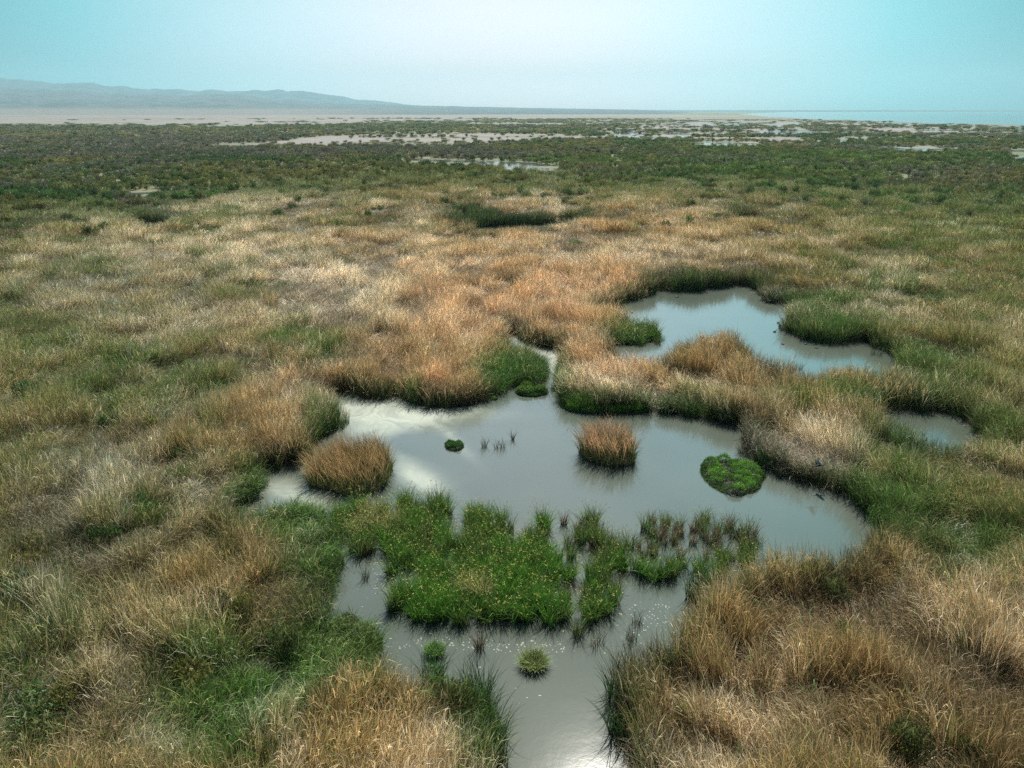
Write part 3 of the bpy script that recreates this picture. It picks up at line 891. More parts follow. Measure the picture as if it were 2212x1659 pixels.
BEDS = {
    'lower_right': 'tall tan reed bed filling the lower right corner, combed by the wind',
    'peninsula': 'straw coloured reed peninsula with green foot between the two ponds',
    'right': 'mixed green and straw reed bed along the right bank and right edge',
    'lower_left': 'brown reed bed with green fringe at the bottom, left of the outlet',
    'left': 'wide field of dry grey and tan reeds covering the left side',
    'far': 'distant band of orange and pale reeds beyond the upper pond',
}
B_LR = smooth_poly([g(*p) for p in ((1280, 1900), (1320, 1480), (1330, 1400), (1500, 1260), (1620, 1195), (1905, 1165), (2100, 1200), (2400, 1400), (2900, 1900), (2900, 3000), (1200, 3000))], 0)
B_PEN = smooth_poly([g(*p) for p in ((1195, 900), (1195, 770), (1230, 745), (1300, 750), (1460, 690), (1600, 690), (1700, 760), (1950, 790), (2060, 850), (1850, 885), (1650, 900), (1620, 930), (1500, 920))], 0)
B_LL = smooth_poly([g(*p) for p in ((560, 3000), (560, 1900), (560, 1560), (640, 1500), (800, 1445), (1110, 1480), (1120, 1800), (1120, 3000))], 0)
MARSH_CUT = None


def beds_of(P):
    x, y = P[:, 0], P[:, 1]
    r = np.hypot(x, y)
    lab = np.where(x > 8, 'right', 'left').astype(object)
    lab[r > 118] = 'far'
    lab[poly_sdf(x, y, B_PEN) > 0] = 'peninsula'
    lab[poly_sdf(x, y, B_LR) > 0] = 'lower_right'
    lab[poly_sdf(x, y, B_LL) > 0] = 'lower_left'
    return lab


# low open spots where only short growth stands (mud and cushions show)
OPEN = [(300, 1110, 45, 18), (560, 1420, 70, 26), (600, 1455, 40, 20)]


def reed_field():
    bands = [(16, 62, .47), (62, 100, .66), (100, 160, .95), (160, 235, 1.5), (235, 360, 2.2)]
    allr = []
    for bi, (r0, r1, s) in enumerate(bands):
        wdt = r1 * .75 + 12
        P = jitter_grid(-wdt, wdt, r0 * .65 if bi else 14, r1 + 1, s, 40 + bi)
        P = frustum(P, r0, r1)
        if bi == 0:
            P = P[P[:, 1] > 15]
        ws_ = water_s(P[:, 0], P[:, 1])
        keep = ws_ < -.12
        if bi < 3:   # stray stems wading out from the bank
            keep |= (ws_ < .55) & (np.random.RandomState(70 + bi).rand(len(P)) < .20 * sstep(.4, .6, fbm(P[:, 0], P[:, 1], 2.4, 2, 77)) * 2)
        P, ws_ = P[keep], ws_[keep]
        allr.append((P, ws_, s, bi))
    for P, ws_, s, bi in allr:
        n = len(P)
        x, y = P[:, 0], P[:, 1]
        r = np.hypot(x, y)
        top, low, gf, hs, lod, pick = classify(P, bi)
        u, v = px(P, 1.0)
        keep = np.ones(n, bool)
        for cu_, cv, ru, rv in OPEN:
            keep &= ((u - cu_) / ru) ** 2 + ((v - cv) / rv) ** 2 > 1
        # thinning out into the scrub belt
        edge = 262 + (fbm(x, y, 40, 3, 333) - .5) * 110 - 70 * (1 - sstep(-200, -20, x)) * sstep(0, 1, (-x - y * .25) / 60) - 30 * sstep(40, 160, x)
        keep &= r < edge + (np.random.RandomState(5 + bi).rand(n) ** 2) * 70
        if bi >= 4:
            for f_ in (.03, .06):
                keep &= water_s(x * (1 + f_), y * (1 + f_)) < 0
        rr_ = np.random.RandomState(60 + bi)
        # dark gaps between clumps
        gapf = sstep(.36, .48, fbm(x, y, 1.9 + .012 * r, 2, 391)) * .75 + .25
        near_shore = ws_ > -1.2
        hole = ~((rr_.rand(n) < gapf) | near_shore)
        shore = np.exp(-(np.maximum(-ws_, 0) / (1.1 * np.clip(r / 80, 1, 3))) ** 2)
        lodn = lod * 1.0 + (fbm(x, y, 3.8, 2, 341) - .5) * 2.2 + .05
        lodn = lodn * (1 - shore * .75)
        li = np.clip(lodn * 4, 0, 3.49)
        li = np.clip(np.floor(li * .8 + rr_.rand(n) * .9 - .1), 0, 3).astype(int)
        per = (4, 4, 3, 3, 3)[bi]
        idx = li * per + rr_.randint(0, per, n)
        ang = lean_field(x, y) + rr_.randn(n) * .45
        th = np.where(x > 3, math.radians(146), math.radians(40))
        wx_ = x + (fbm(x, y, 9, 2, 353) - .5) * 9; wy_ = y + (fbm(x, y, 9, 2, 354) - .5) * 9
        sa, sb = wx_ * np.cos(th) + wy_ * np.sin(th), -wx_ * np.sin(th) + wy_ * np.cos(th)
        k_ = 1 + .006 * r
        swath = fbm(sa / (3.4 * k_), sb / (1.25 * k_), 1.0, 3, 355)
        hvar = .42 + .45 * fbm(x, y, 9, 2, 351) + .85 * sstep(.30, .68, swath)
        hvar = hvar * (1 - .8 * shore) + 1.15 * .8 * shore
        hh_ = hs * hvar * (.9 + .2 * rr_.rand(n)) * np.where(li == 3, .8, 1)
        sxy = s / (.56, .62, .85, 1.35, 1.9)[bi] * (.9 + .25 * rr_.rand(n))
        if bi >= 3:
            hh_ = hh_ * 1.05
        tb = (.75 * sstep(-75, 0, r - edge))[:, None]
        top = top * (1 - tb) + np.array([.22, .25, .09]) * tb
        low = low * (1 - tb) + np.array([.08, .10, .035]) * tb
        # green foot with wall shade in its colour, upright walls at the water's edge
        grn = sstep(.42, .6, fbm(x, y, 3.5, 2, 361))
        gsh = np.clip(shore * (.15 + .55 * grn), 0, 1)[:, None]
        sh1 = shore[:, None]
        top = top * (1 - .2 * gsh) + np.array([.20, .22, .09]) * .2 * gsh
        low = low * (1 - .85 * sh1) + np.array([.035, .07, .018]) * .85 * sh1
        gf = np.clip(gf + .2 * gsh[:, 0] * (pick != 3), 0, .95)
        br = (.42 + .40 * fbm(x, y, 1.6, 2, 371) + .72 * sstep(.32, .66, swath))[:, None]  # tall swathes brighter, hollows darker: relief shading put into the colours
        top, low = top * br, low * br
        li_h = rr_.randint(0, per, n) + 3 * per
        wade = ws_ >= -.12
        hh_ = np.where(wade, hh_ * (.35 + .3 * rr_.rand(n)), hh_)
        sxy = np.where(wade, sxy * .55, sxy)
        hole &= ~wade
        idx = np.where(hole, li_h, idx)
        hh_ = np.where(hole, .30 + .2 * rr_.rand(n), hh_)
        ang = np.where(hole, rr_.rand(n) * 6.28, ang)
        sxy = np.where(hole, sxy * 1.15, sxy)
        lr = (lab_ := beds_of(P)) == 'lower_right'
        hh_ = np.where(lr & ~hole, hh_ * 1.1, hh_)
        ang = np.where(lr & ~hole, math.radians(140) + (fbm(x, y, 6, 2, 511) - .5) * 1.6 + rr_.randn(n) * .22, ang)
        scl = np.stack([sxy, sxy, hh_ * np.where(li == 3, 1.0, 1.0)], 1)
        rot = np.stack([rr_.randn(n) * .10, rr_.randn(n) * .10, ang], 1)
        Z = np.where(ws_ < -.4, .08, .0)
        P3 = np.stack([x, y, Z], 1)
        lab = beds_of(P)
        yield lab, keep, P3, idx, rot, scl, top, low, gf, shore, (reeds_near, reeds_near, reeds_mid, reeds_far, reeds_far)[bi]


store = {}
for lab, keep, P3, idx, rot, scl, top, low, gf, sh, coll in reed_field():
    for bn in BEDS:
        m = keep & (lab == bn)
        if m.any():
            store.setdefault((bn, coll.name), []).append((P3[m], idx[m], rot[m], scl[m], top[m], low[m], gf[m], sh[m], coll))
tot = 0
for (bn, cn), lst in store.items():
    a_ = [np.concatenate([q[i] for q in lst]) for i in range(8)]
    tot += len(a_[0])
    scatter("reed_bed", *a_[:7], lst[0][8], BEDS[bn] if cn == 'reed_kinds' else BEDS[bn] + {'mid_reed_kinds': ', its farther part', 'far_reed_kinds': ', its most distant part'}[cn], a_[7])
print("reed tufts", tot)

# ------------------------------------------------------------------ scrub belt far away (one mass) and the nearer shrubs (objects)
def scrub_color(x, y, seed):
    n = len(x)
    r = np.random.RandomState(seed)
    u, v = px(np.stack([x, y], 1), 1)
    cols = np.array([(.21, .25, .09), (.38, .33, .11), (.30, .265, .215), (.10, .20, .05), (.24, .34, .08)])
    W = np.zeros((n, 5))
    n1_, n2_, n3_ = fbm(x, y, 38, 3, 401), fbm(x, y, 55, 3, 403), fbm(x, y, 30, 3, 407)
    W[:, 0] = .7
    W[:, 1] = .3 + 2.2 * sstep(.48, .6, n1_) + .9 * np.exp(-((u - 900) / 500) ** 2 - ((v - 375) / 40) ** 2)
    W[:, 2] = .2 + 1.6 * sstep(.5, .6, n2_) + 3.2 * np.exp(-((u - 300) / 420) ** 2 - ((v - 312) / 26) ** 2) + 3.0 * np.exp(-((u - 950) / 450) ** 2 - ((v - 332) / 9) ** 2) + 1.0 * np.exp(-((u - 2000) / 300) ** 2 - ((v - 380) / 40) ** 2)
    W[:, 3] = .5 + 1.6 * sstep(.5, .62, n3_) + 1.6 * (1 - sstep(200, 700, u)) * sstep(340, 380, v)
    W[:, 4] = .1 + 2.6 * np.exp(-((u - 1750) / 450) ** 2 - ((v - 365) / 45) ** 2) + 2.5 * np.exp(-((u - 1250) / 140) ** 2 - ((v - 352) / 10) ** 2)
    W = W ** 2
    W /= W.sum(1)[:, None]
    pk = (r.rand(n)[:, None] > W.cumsum(1)).sum(1).clip(0, 4)
    c = .5 * (W @ cols) + .5 * cols[pk]
    return c * (.85 + .35 * r.rand(n))[:, None]


def scrub_points():
    out_ = []
    for bi, (r0, r1, s) in enumerate([(150, 330, 2.9), (330, 560, 3.7), (560, 900, 5.5), (900, 1500, 9.5), (1500, 2600, 18)]):
        P = frustum(jitter_grid(-r1 * .8, r1 * .8, r0 * .6, r1, s, 80 + bi), r0, r1, 40)
        x, y = P[:, 0], P[:, 1]
        r = np.hypot(x, y)
        edge = 262 + (fbm(x, y, 40, 3, 333) - .5) * 110 - 70 * (1 - sstep(-200, -20, x)) * sstep(0, 1, (-x - y * .25) / 60) - 30 * sstep(40, 160, x)
        rr_ = np.random.RandomState(90 + bi)
        prob = .3 * sstep(-110, -20, r - edge) + .7 * sstep(-30, 35, r - edge)
        prob = prob * (1 - sstep(.05, .3, mud_mask(x, y)) * .985) * (1 - wet_mask(x, y))
        prob = prob * (.6 + .4 * sstep(.36, .5, fbm(x, y, 26, 3, 411)))
        if bi >= 3:
            prob = prob * .8
        P = P + rr_.randn(len(P), 2) * s * .45
        x, y = P[:, 0], P[:, 1]
        prob = prob * (.7 + .4 * sstep(.35, .6, fbm(x, y, s * 2.2, 2, 431)))
        k = (rr_.rand(len(P)) < prob) & (water_s(x, y) < -1.5)
        for f_ in (.025, .05, .08, .11):
            k &= water_s(x * (1 + f_), y * (1 + f_)) < 0
        P = P[k]
        sz = s / 2.7 * (.6 + 1.1 * rr_.rand(len(P)) ** 1.7)
        out_.append((P, sz, bi))
    return out_


SP, SS, SB = [], [], []
for P, sz, bi in scrub_points():
    SP.append(P); SS.append(sz); SB.append(np.full(len(P), bi))
SP, SS, SB = np.concatenate(SP), np.concatenate(SS), np.concatenate(SB)
hz = (.7 + 1.3 * rs.rand(len(SP))) * np.where(SB > 2, 1.2, 1.05)
rad = np.hypot(SP[:, 0], SP[:, 1])
u_, v_ = px(SP, 0)
inview = (u_ > 0) & (u_ < 2212)
score = np.where(inview, SS * hz / rad, 0)
order = np.argsort(-score)
N_OBJ = 200
objset = np.zeros(len(SP), bool)
objset[order[:N_OBJ]] = True
sc_col = scrub_color(SP[:, 0], SP[:, 1], 5)
m = ~objset
nS = m.sum()
print("scrub", nS)
scatter("scrub", np.concatenate([SP[m], np.full((nS, 1), .1)], 1), rs.randint(0, 6, nS), np.stack([np.zeros(nS), np.zeros(nS), rs.rand(nS) * 6.28], 1),
        np.stack([SS[m], SS[m], hz[m]], 1), sc_col[m] * .85, sc_col[m] * .6, np.full(nS, .15), bushes, 'belt of olive tamarisk scrub stretching to the mudflats')

bush_cols = {
    'olive': ((.20, .23, .08), (.07, .09, .03)), 'yellowish': ((.30, .27, .08), (.11, .11, .04)), 'dull brown': ((.25, .21, .15), (.10, .09, .06)),
    'dark green': ((.085, .16, .045), (.04, .07, .02)), 'bright green': ((.15, .26, .06), (.06, .11, .03)),
}
bush_mats = {k: leaf_mat(k.replace(' ', '_') + "_shrub", tp, lw, .12, transl=.3) for k, (tp, lw) in bush_cols.items()}
bush_meshes = {}
for k in bush_cols:
    for i in range(3):
        V, Q, A_ = bush(800 + i + 7 * len(bush_meshes), 1.5, 1.7 + .2 * i, 820, 11, .22)
        bush_meshes[(k, i)] = mesh_from("shrub_crown", V, Q, bush_mats[k], A_)
NAMES = list(bush_cols)


def put_shrub(x, y, size, hgt, kname, label, group):
    me = bush_meshes[(kname, random.randrange(3))]
    o = link("shrub", me, loc=(x, y, .08))
    o.rotation_euler = (0, 0, random.random() * 6.28)
    o.scale = (size, size, hgt)
    tag(o, label, 'shrub', group)
    return o


cref = np.array([bush_cols[k][0] for k in NAMES])
for i in order[:N_OBJ]:
    k = NAMES[int(np.argmin(((cref - sc_col[i] * 1.2) ** 2).sum(1)))]
    side = 'left' if u_[i] < 740 else ('right' if u_[i] > 1480 else 'middle')
    put_shrub(SP[i, 0], SP[i, 1], SS[i], hz[i], k, '%s shrub at the near edge of the scrub belt, %s of the view' % (k, side), '%s shrubs along the scrub edge, %s' % (k, side))

# shrubs that stand out of the reeds, surveyed one by one: u, v (crown middle), size, kind, where
LONE = [
    (300, 600, 1.3, 'dark green', 'in the pale reeds at the far left'), (455, 605, 1.3, 'dark green', 'right of the far left shrub among pale reeds'), (500, 570, 1.0, 'olive', 'on the grey reeds above the left field'),
    (640, 712, 1.25, 'dark green', 'behind the bend of tan reeds left of the pond'), (618, 735, .9, 'olive', 'just below the darkest shrub left of the pond'), (700, 765, 1.2, 'olive', 'above the tan reed lobes left of the pond'),
    (715, 745, .8, 'bright green', 'touching the olive shrub above the reed lobes'), (660, 775, .8, 'yellowish', 'left of the olive shrub above the reed lobes'), (540, 905, .85, 'bright green', 'in the tan reeds of the left headland'),
    (560, 925, .55, 'olive', 'low on the tan left headland'), (440, 820, .6, 'dark green', 'alone in the left field, small and dark'), (110, 760, 1.0, 'dark green', 'in the left field near the picture edge'),
    (60, 830, 1.0, 'dark green', 'below the edge shrub of the left field'), (270, 720, .8, 'yellowish', 'mid left field, small'), (330, 765, .9, 'dark green', 'mid left field on green ground'),
    (395, 790, .9, 'bright green', 'mid left field above the grassy patch'), (160, 880, 1.1, 'olive', 'on the left above the grey dead reeds'), (240, 900, .8, 'dark green', 'just above the grey dead reeds'),
    (330, 910, .7, 'yellowish', 'right of the grey dead reeds'), (60, 975, .9, 'yellowish', 'at the left edge beside grey reeds'), (420, 985, .9, 'olive', 'behind the small left inlet'),
    (385, 960, .7, 'olive', 'upper neighbour of the shrub behind the inlet'), (385, 1020, .6, 'bright green', 'small, left of the inlet head'), (310, 1085, .8, 'dark green', 'in the dark hollow left of the inlet'),
    (540, 1050, .9, 'bright green', 'bulging over the left inlet'), (505, 1075, .6, 'bright green', 'at the tip of the left inlet bank'), (330, 1110, .7, 'olive', 'at the rim of the dark hollow'),
    (220, 1150, .8, 'dark green', 'in the lower left field, dark'), (60, 1180, 1.0, 'yellowish', 'lower left edge, broad and yellowish'), (30, 1260, .9, 'dark green', 'lower left edge, below the yellowish shrub'),
    (20, 1400, 1.1, 'dark green', 'at the left edge, two thirds down'), (100, 1370, .9, 'olive', 'inside the left edge, two thirds down'), (90, 1510, 1.3, 'dark green', 'large and dark in the bottom left corner'),
    (60, 1560, 1.2, 'olive', 'bottom left corner, below the large dark one'), (150, 1480, 1.0, 'yellowish', 'bottom left, leaning on the dark shrub'), (470, 1290, .7, 'olive', 'in the tan reeds of the lower left, feathery'),
    (340, 1330, .7, 'bright green', 'feathery, mid lower left reeds'), (520, 1310, .7, 'yellowish', 'yellowish sprays on the reed mound'), (520, 1195, .8, 'yellowish', 'yellow sprays near the top of the reed mound'),
    (570, 1220, .8, 'yellowish', 'right of the yellow sprays on the mound'), (490, 1330, .6, 'bright green', 'green spray under the yellow ones'), (350, 1430, .9, 'olive', 'above the vivid green hollow'),
    (410, 1440, .8, 'yellowish', 'on the rim of the vivid green hollow'), (600, 1100, .9, 'olive', 'on the green point left of the sedges'), (645, 1105, .9, 'bright green', 'tip of the green point left of the sedges'),
    (570, 1125, .7, 'yellowish', 'rear of the green point left of the sedges'), (670, 1140, .8, 'olive', 'mid of the green bank beside the narrow channel'), (690, 1180, .8, 'bright green', 'lower green bank beside the narrow channel'),
    (715, 1215, .7, 'bright green', 'outermost on the green bank beside the channel'), (640, 1175, .7, 'olive', 'inner green bank, next to yellow reeds'), (700, 1255, .6, 'olive', 'lowest on the green channel bank'),
    (620, 1370, .7, 'olive', 'dark sprays under the white reed plume'), (730, 1480, .9, 'yellowish', 'yellow sprays on the bottom reed mound'), (790, 1470, .8, 'yellowish', 'brightest sprays by the bottom mound top'),
    (680, 1495, .8, 'olive', 'left shoulder of the bottom reed mound'), (840, 1500, .6, 'yellowish', 'small, in the bottom reed mound'), (940, 1500, .7, 'bright green', 'on the right shoulder of the bottom reed mound'),
    (1000, 1500, .6, 'olive', 'at the fringe of the bottom mound by the outlet'), (560, 1625, .9, 'yellowish', 'at the bottom edge, yellow green'), (500, 1640, .7, 'bright green', 'at the bottom edge, left of the yellow one'),
    (1440, 1420, .5, 'bright green', 'wispy, in the tan bed right of the outlet'), (1480, 1520, .5, 'yellowish', 'wispy, low in the tan bed'), (1760, 1230, .8, 'bright green', 'green wisps near the top of the tan bed'),
    (1800, 1260, .7, 'olive', 'second wisp near the top of the tan bed'), (1830, 1350, .4, 'bright green', 'tiny, mid tan bed'), (1970, 1590, .7, 'olive', 'lower right of the tan bed'), (2110, 1600, .6, 'bright green', 'bottom right corner'),
    (1390, 665, .01, 'olive', ''), (1870, 700, .8, 'bright green', 'round, right of the upper pond bank'), (1940, 690, .8, 'bright green', 'in the green field right of the upper pond'), (2010, 640, 1.0, 'dark green', 'above the green field on the right'),
    (2030, 705, .8, 'olive', 'in the right green field, low'), (2120, 560, 1.2, 'olive', 'upper right edge among tan reeds'), (2040, 560, 1.2, 'bright green', 'upper right, left of the edge shrub'), (1960, 560, 1.0, 'olive', 'upper right, third from the edge'),
    (1850, 485, 1.1, 'olive', 'beyond the reeds, right of the far pool'), (1730, 540, 1.0, 'bright green', 'behind the upper pond bank on the right'), (1760, 530, .9, 'olive', 'beside the shrub behind the upper pond bank'),
    (1655, 540, .8, 'dark green', 'small, behind the far bank of the upper pond'), (1690, 500, 1.0, 'olive', 'right of the far green pool'), (1120, 500, .8, 'bright green', 'below the dark ditch'), (1240, 520, .9, 'bright green', 'small, right of the orange reeds beyond'),
    (1120, 610, .8, 'bright green', 'in the orange reeds left of the channel'), (1150, 605, .6, 'olive', 'beside the bright shrub in orange reeds'), (870, 520, 1.0, 'olive', 'left part of the far reeds'), (760, 500, 1.2, 'yellowish', 'in the brown patch of far reeds'),
    (480, 510, 1.1, 'dark green', 'upper left reeds'), (350, 520, 1.2, 'olive', 'upper left reeds, nearer the edge'), (200, 560, 1.1, 'dark green', 'left edge of the pale reeds'), (130, 590, 1.0, 'olive', 'left edge, in grey reeds'),
    (2090, 760, .9, 'olive', 'right edge slope behind the small pond'), (1900, 1130, .7, 'bright green', 'dark green fringe at the right end of the pond'), (2140, 1050, .8, 'dark green', 'right edge below the small pond'),
]
for (u1, v1, s1, k1, where) in LONE:
    if s1 < .05:
        continue
    x, y = g(u1, v1, 1.9 if v1 < 1000 else 1.7)
    if water_s(np.array([x]), np.array([y]))[0] > -.3:
        x, y = g(u1, v1, .8)
    big = 1.0 if v1 > 650 else 1.35
    low_ = v1 > 1000 and 500 < u1 < 760 and v1 < 1270
    put_shrub(x, y, s1 * big, (.75 if low_ else 1.25) * (0.85 + .3 * random.random()), k1, ('%s shrub %s' % (k1, where))[:95], 'shrubs standing out of the reeds')

# ------------------------------------------------------------------ islands, cushions, tussocks
def reed_island(u0, v0, rx, ry, n, seed, label, top, low, gf, hmin=1.7, hmax=2.5, name="reed_island", green_ring=True, leanx=-.12, cat='reed clump'):
    x, y = g(u0, v0)
    r = np.random.RandomState(seed)
    a = r.rand(n) * 6.283; q = np.sqrt(r.rand(n))
    wob = 1 + .08 * np.sin(a * 3 + seed) + .05 * np.sin(a * 7)
    org = np.stack([np.cos(a) * q * rx * wob, np.sin(a) * q * ry * wob], 1)
    V, Q, A_ = blades(n, max(rx, ry), hmin, hmax, .032, leanx, .30, .0, 5, seed, origin=org, jit=.30)
    mt = leaf_mat(label.split()[0] + "_island_reeds", top, low, gf, shift=.18)
    root = bpy.data.objects.new(name, None); sc.collection.objects.link(root)
    root.location = (x, y, 0)
    tag(root, label, cat)
    link("reed_mass", mesh_from("reed_mass", V, Q, mt, A_), root)
    # outward leaning fringe
    nf = int(n * .30)
    a = r.rand(nf) * 6.283
    wob = 1 + .08 * np.sin(a * 3 + seed) + .05 * np.sin(a * 7)
    parts = []
    for s_ in range(12):
        m_ = (a // (6.2832 / 12)).astype(int) == s_
        if not m_.any():
            continue
        am = a[m_]
        ang = (s_ + .5) * 6.2832 / 12
        c_, s2 = math.cos(-ang), math.sin(-ang)
        ox, oy = np.cos(am) * rx * .97 * wob[m_], np.sin(am) * ry * .97 * wob[m_]
        og = np.stack([ox * c_ - oy * s2, ox * s2 + oy * c_], 1)
        Vf, Qf, Af = blades(m_.sum(), rx, .6, 1.9, .032, .26, .45, 0, 4, seed + s_, origin=og, jit=.5)
        c_, s2 = math.cos(ang), math.sin(ang)
        Vx = Vf[:, 0] * c_ - Vf[:, 1] * s2; Vy = Vf[:, 0] * s2 + Vf[:, 1] * c_
        Vf[:, 0], Vf[:, 1] = Vx, Vy
        parts.append((Vf, Qf, Af))
    V, Q, A_ = join(parts)
    mf = leaf_mat("fringe_reeds", tuple(.45 * a_ + .55 * b_ for a_, b_ in zip(top, (.13, .16, .06))), low, min(.9, gf + .4))
    link("leaning_fringe", mesh_from("leaning_fringe", V, Q, mf, A_), root)
    # root mat
    aa = np.linspace(0, 6.2832, 33)[:-1]
    w_ = 1 + .08 * np.sin(aa * 3 + seed) + .05 * np.sin(aa * 7)
    rings = []
    for q_, z_ in ((1.03, -.1), (1.0, .05), (.8, .14), (.4, .17), (.01, .18)):
        rings.append(np.stack([np.cos(aa) * rx * q_ * w_, np.sin(aa) * ry * q_ * w_, np.full_like(aa, z_)], 1))
    link("root_mat", mesh_from("root_mat", np.concatenate(rings), grid_faces(5, 32, True)[:, ::-1], rootmat), root)
    return root


rootmat = plain_mat("wet_root_mat", (.05, .045, .03), .8)
OR, LO_ = (.74, .46, .26), (.10, .13, .04)
reed_island(1315, 982, 2.2, 2.3, 1500, 11, 'round orange reed island with green rim, alone in the middle of the pond', OR, LO_, .06, 2.2, 2.85)
reed_island(763, 1024, 3.1, 3.3, 2800, 23, 'broad tan reed island at the left of the pond, ringed by drooping stalks', (.62, .40, .19), LO_, .05, 1.9, 2.6)


def cushion(name, u0, v0, outline, hgt, seed, label, cat, mname, top, low, lump=.55, dens=520, leaf=.13, gf=0.0, spiky=0.0, h0=0.0):
    """soft mat or mound: many small leaves over lumpy domes inside an outline given in metres"""
    x, y = g(u0, v0, h0)
    P = smooth_poly(outline, 1)
    r = np.random.RandomState(seed)
    lo, hi = P.min(0), P.max(0)
    area = (hi - lo).prod()
    n = int(area * dens)
    C = lo + r.rand(n, 2) * (hi - lo)
    s = poly_sdf(C[:, 0], C[:, 1], P)
    C, s = C[s > 0], s[s > 0]
    nl = max(3, int(area / (lump * lump) * .36))
    LC = lo + r.rand(nl * 4, 2) * (hi - lo)
    LC = LC[poly_sdf(LC[:, 0], LC[:, 1], P) > lump * .2][:nl]
    if not len(LC):
        LC = np.array([[0., 0.]])
    LR = lump * (.7 + .7 * r.rand(len(LC)))
    LH = hgt * (.55 + .55 * r.rand(len(LC)))
    d = np.hypot(C[:, None, 0] - LC[None, :, 0], C[:, None, 1] - LC[None, :, 1]) / LR[None]
    dome = np.sqrt(np.clip(1 - d * d, 0, 1)) * LH[None]
    k = dome.argmax(1)
    z = dome.max(1) * np.clip(s / .25, .3, 1) + .03
    C3 = np.stack([C[:, 0], C[:, 1], z * (.75 + .3 * r.rand(len(z)))], 1)
    V, Q, A_ = leaves(C3, leaf, seed + 1, up=.8 + spiky)
    A_['t'] = np.repeat(np.clip(z / hgt, 0, 1), 4)
    lr = r.rand(len(LC))
    A_['rnd'] = np.clip(.55 * A_['rnd'] + .45 * np.repeat(lr[k], 4), 0, 1)
    root = bpy.data.objects.new(name, None); sc.collection.objects.link(root)
    root.location = (x, y, 0)
    tag(root, label, cat)
    link("foliage", mesh_from("foliage", V, Q, leaf_mat(mname, top, low, gf, transl=.3), A_), root)
    # base
    c0 = P.mean(0)
    m_ = len(P)
    rings = [np.concatenate([c0 + (P - c0) * q_, np.full((m_, 1), z_)], 1) for q_, z_ in ((1.03, -.1), (.97, .04), (.7, .09), (.02, .12))]
    link("root_mat", mesh_from("root_mat", np.concatenate(rings), grid_faces(4, m_, True), rootmat), root)
    return root


def rel(pts, u0, v0):
    c = np.array(g(u0, v0))
    return np.array([g(a, b) for a, b in pts]) - c


VG, VL = (.18, .36, .06), (.06, .14, .03)
cushion("green_mat", 1585, 1035, rel([(1513, 1003), (1513, 1028), (1541, 1056), (1585, 1074), (1613, 1068), (1644, 1056), (1644, 1043), (1657, 1031), (1646, 1016), (1604, 1003), (1572, 990), (1541, 993)], 1585, 1035),
        .60, 31, 'bright green mossy mat of plants floating at the right of the pond', 'plant mat', "bright_mat_leaves", VG, VL, .45, 620, .13)
cushion("green_mat", 981, 965, rel([(959, 962), (966, 957), (985, 955), (1003, 960), (1001, 970), (987, 976), (968, 973)], 981, 965),
        .40, 33, 'tiny vivid green islet left of the pond centre', 'plant mat', "islet_leaves", (.11, .30, .05), VL, .35, 900, .12)


def tussock(u0, v0, rad, n, h0, h1, seed, label, mname, top, low, wid, fan_):
    x, y = g(u0, v0)
    root = bpy.data.objects.new("tussock", None); sc.collection.objects.link(root)
    root.location = (x, y, 0)
    tag(root, label, 'tussock')
    V, Q, A_ = blades(n, rad, h0, h1, wid, 0, .35, fan_, 4, seed, jit=.35)
    link("foliage", mesh_from("foliage", V, Q, leaf_mat(mname, top, low, .15, transl=.3, shift=-.05), A_), root)
    aa = np.linspace(0, 6.2832, 25)[:-1]
    w_ = 1 + .1 * np.sin(aa * 3 + seed)
    rings = [np.stack([np.cos(aa) * rad * q_ * w_, np.sin(aa) * rad * q_ * w_, np.full_like(aa, z_)], 1) for q_, z_ in ((1.0, -.1), (.95, .06), (.6, .16), (.02, .2))]
    link("root_mat", mesh_from("root_mat", np.concatenate(rings), grid_faces(4, 24, True), rootmat), root)
    # washed-out roots and dead stems around the foot
    V, Q, A_ = blades(int(n * .12), rad * 1.05, .2, .45, wid, 0, .9, 1.4, 3, seed + 1, jit=.6, R_in=rad * .8)
    link("dead_stems", mesh_from("dead_stems", V, Q, leaf_mat(mname + "_dead", (.22, .16, .09), (.08, .06, .04), .05), A_), root)


tussock(939, 1410, .40, 900, .35, .62, 35, 'smooth round green tussock in the water below the sedges, the left one', "round_tussock_leaves", (.20, .36, .09), (.09, .11, .04), .022, .75)
tussock(1153, 1436, .58, 900, .4, .85, 36, 'spiky grass tussock in the water below the sedges, the right one', "spiky_tussock_leaves", (.30, .36, .12), (.12, .13, .06), .028, .85)
cushion("green_mat", 1148, 848, [(math.cos(a) * 1.6, math.sin(a) * 1.2) for a in np.linspace(0, 6.28, 13)[:-1]], .8, 37, 'low green tussock at the mouth of the narrow channel', 'tussock', "mouth_tussock_leaves", (.20,.33,.08), VL, .7, 500, .22, spiky=1)
cushion("green_mat", 1067, 862, [(math.cos(a) * .42, math.sin(a) * .35) for a in np.linspace(0, 6.28, 9)[:-1]], .25, 38, 'tiny green speck of plants beside the orange reed lobe', 'plant mat', "speck_leaves", (.2,.32,.06), VL, .3, 900, .12)
cushion("green_mat", 1301, 866 + 22, rel([(1205, 868), (1215, 884), (1250, 893), (1300, 896), (1400, 894), (1400, 884), (1300, 880)], 1301, 888), .5, 39, 'bright green grassy rim at the foot of the reed peninsula', 'plant mat', "rim_leaves", (.18,.36,.05), VL, .6, 330, .24, spiky=1)
cushion("green_mat", 708, 925, rel([(676, 935), (684, 905), (700, 897), (722, 898), (737, 912), (728, 932), (700, 944), (690, 955)], 708, 925), .7, 40, 'dark green leafy cushion on the left bank above the tan island', 'plant mat', "bank_cushion_leaves", (.12,.27,.05), VL, .6, 380, .15)
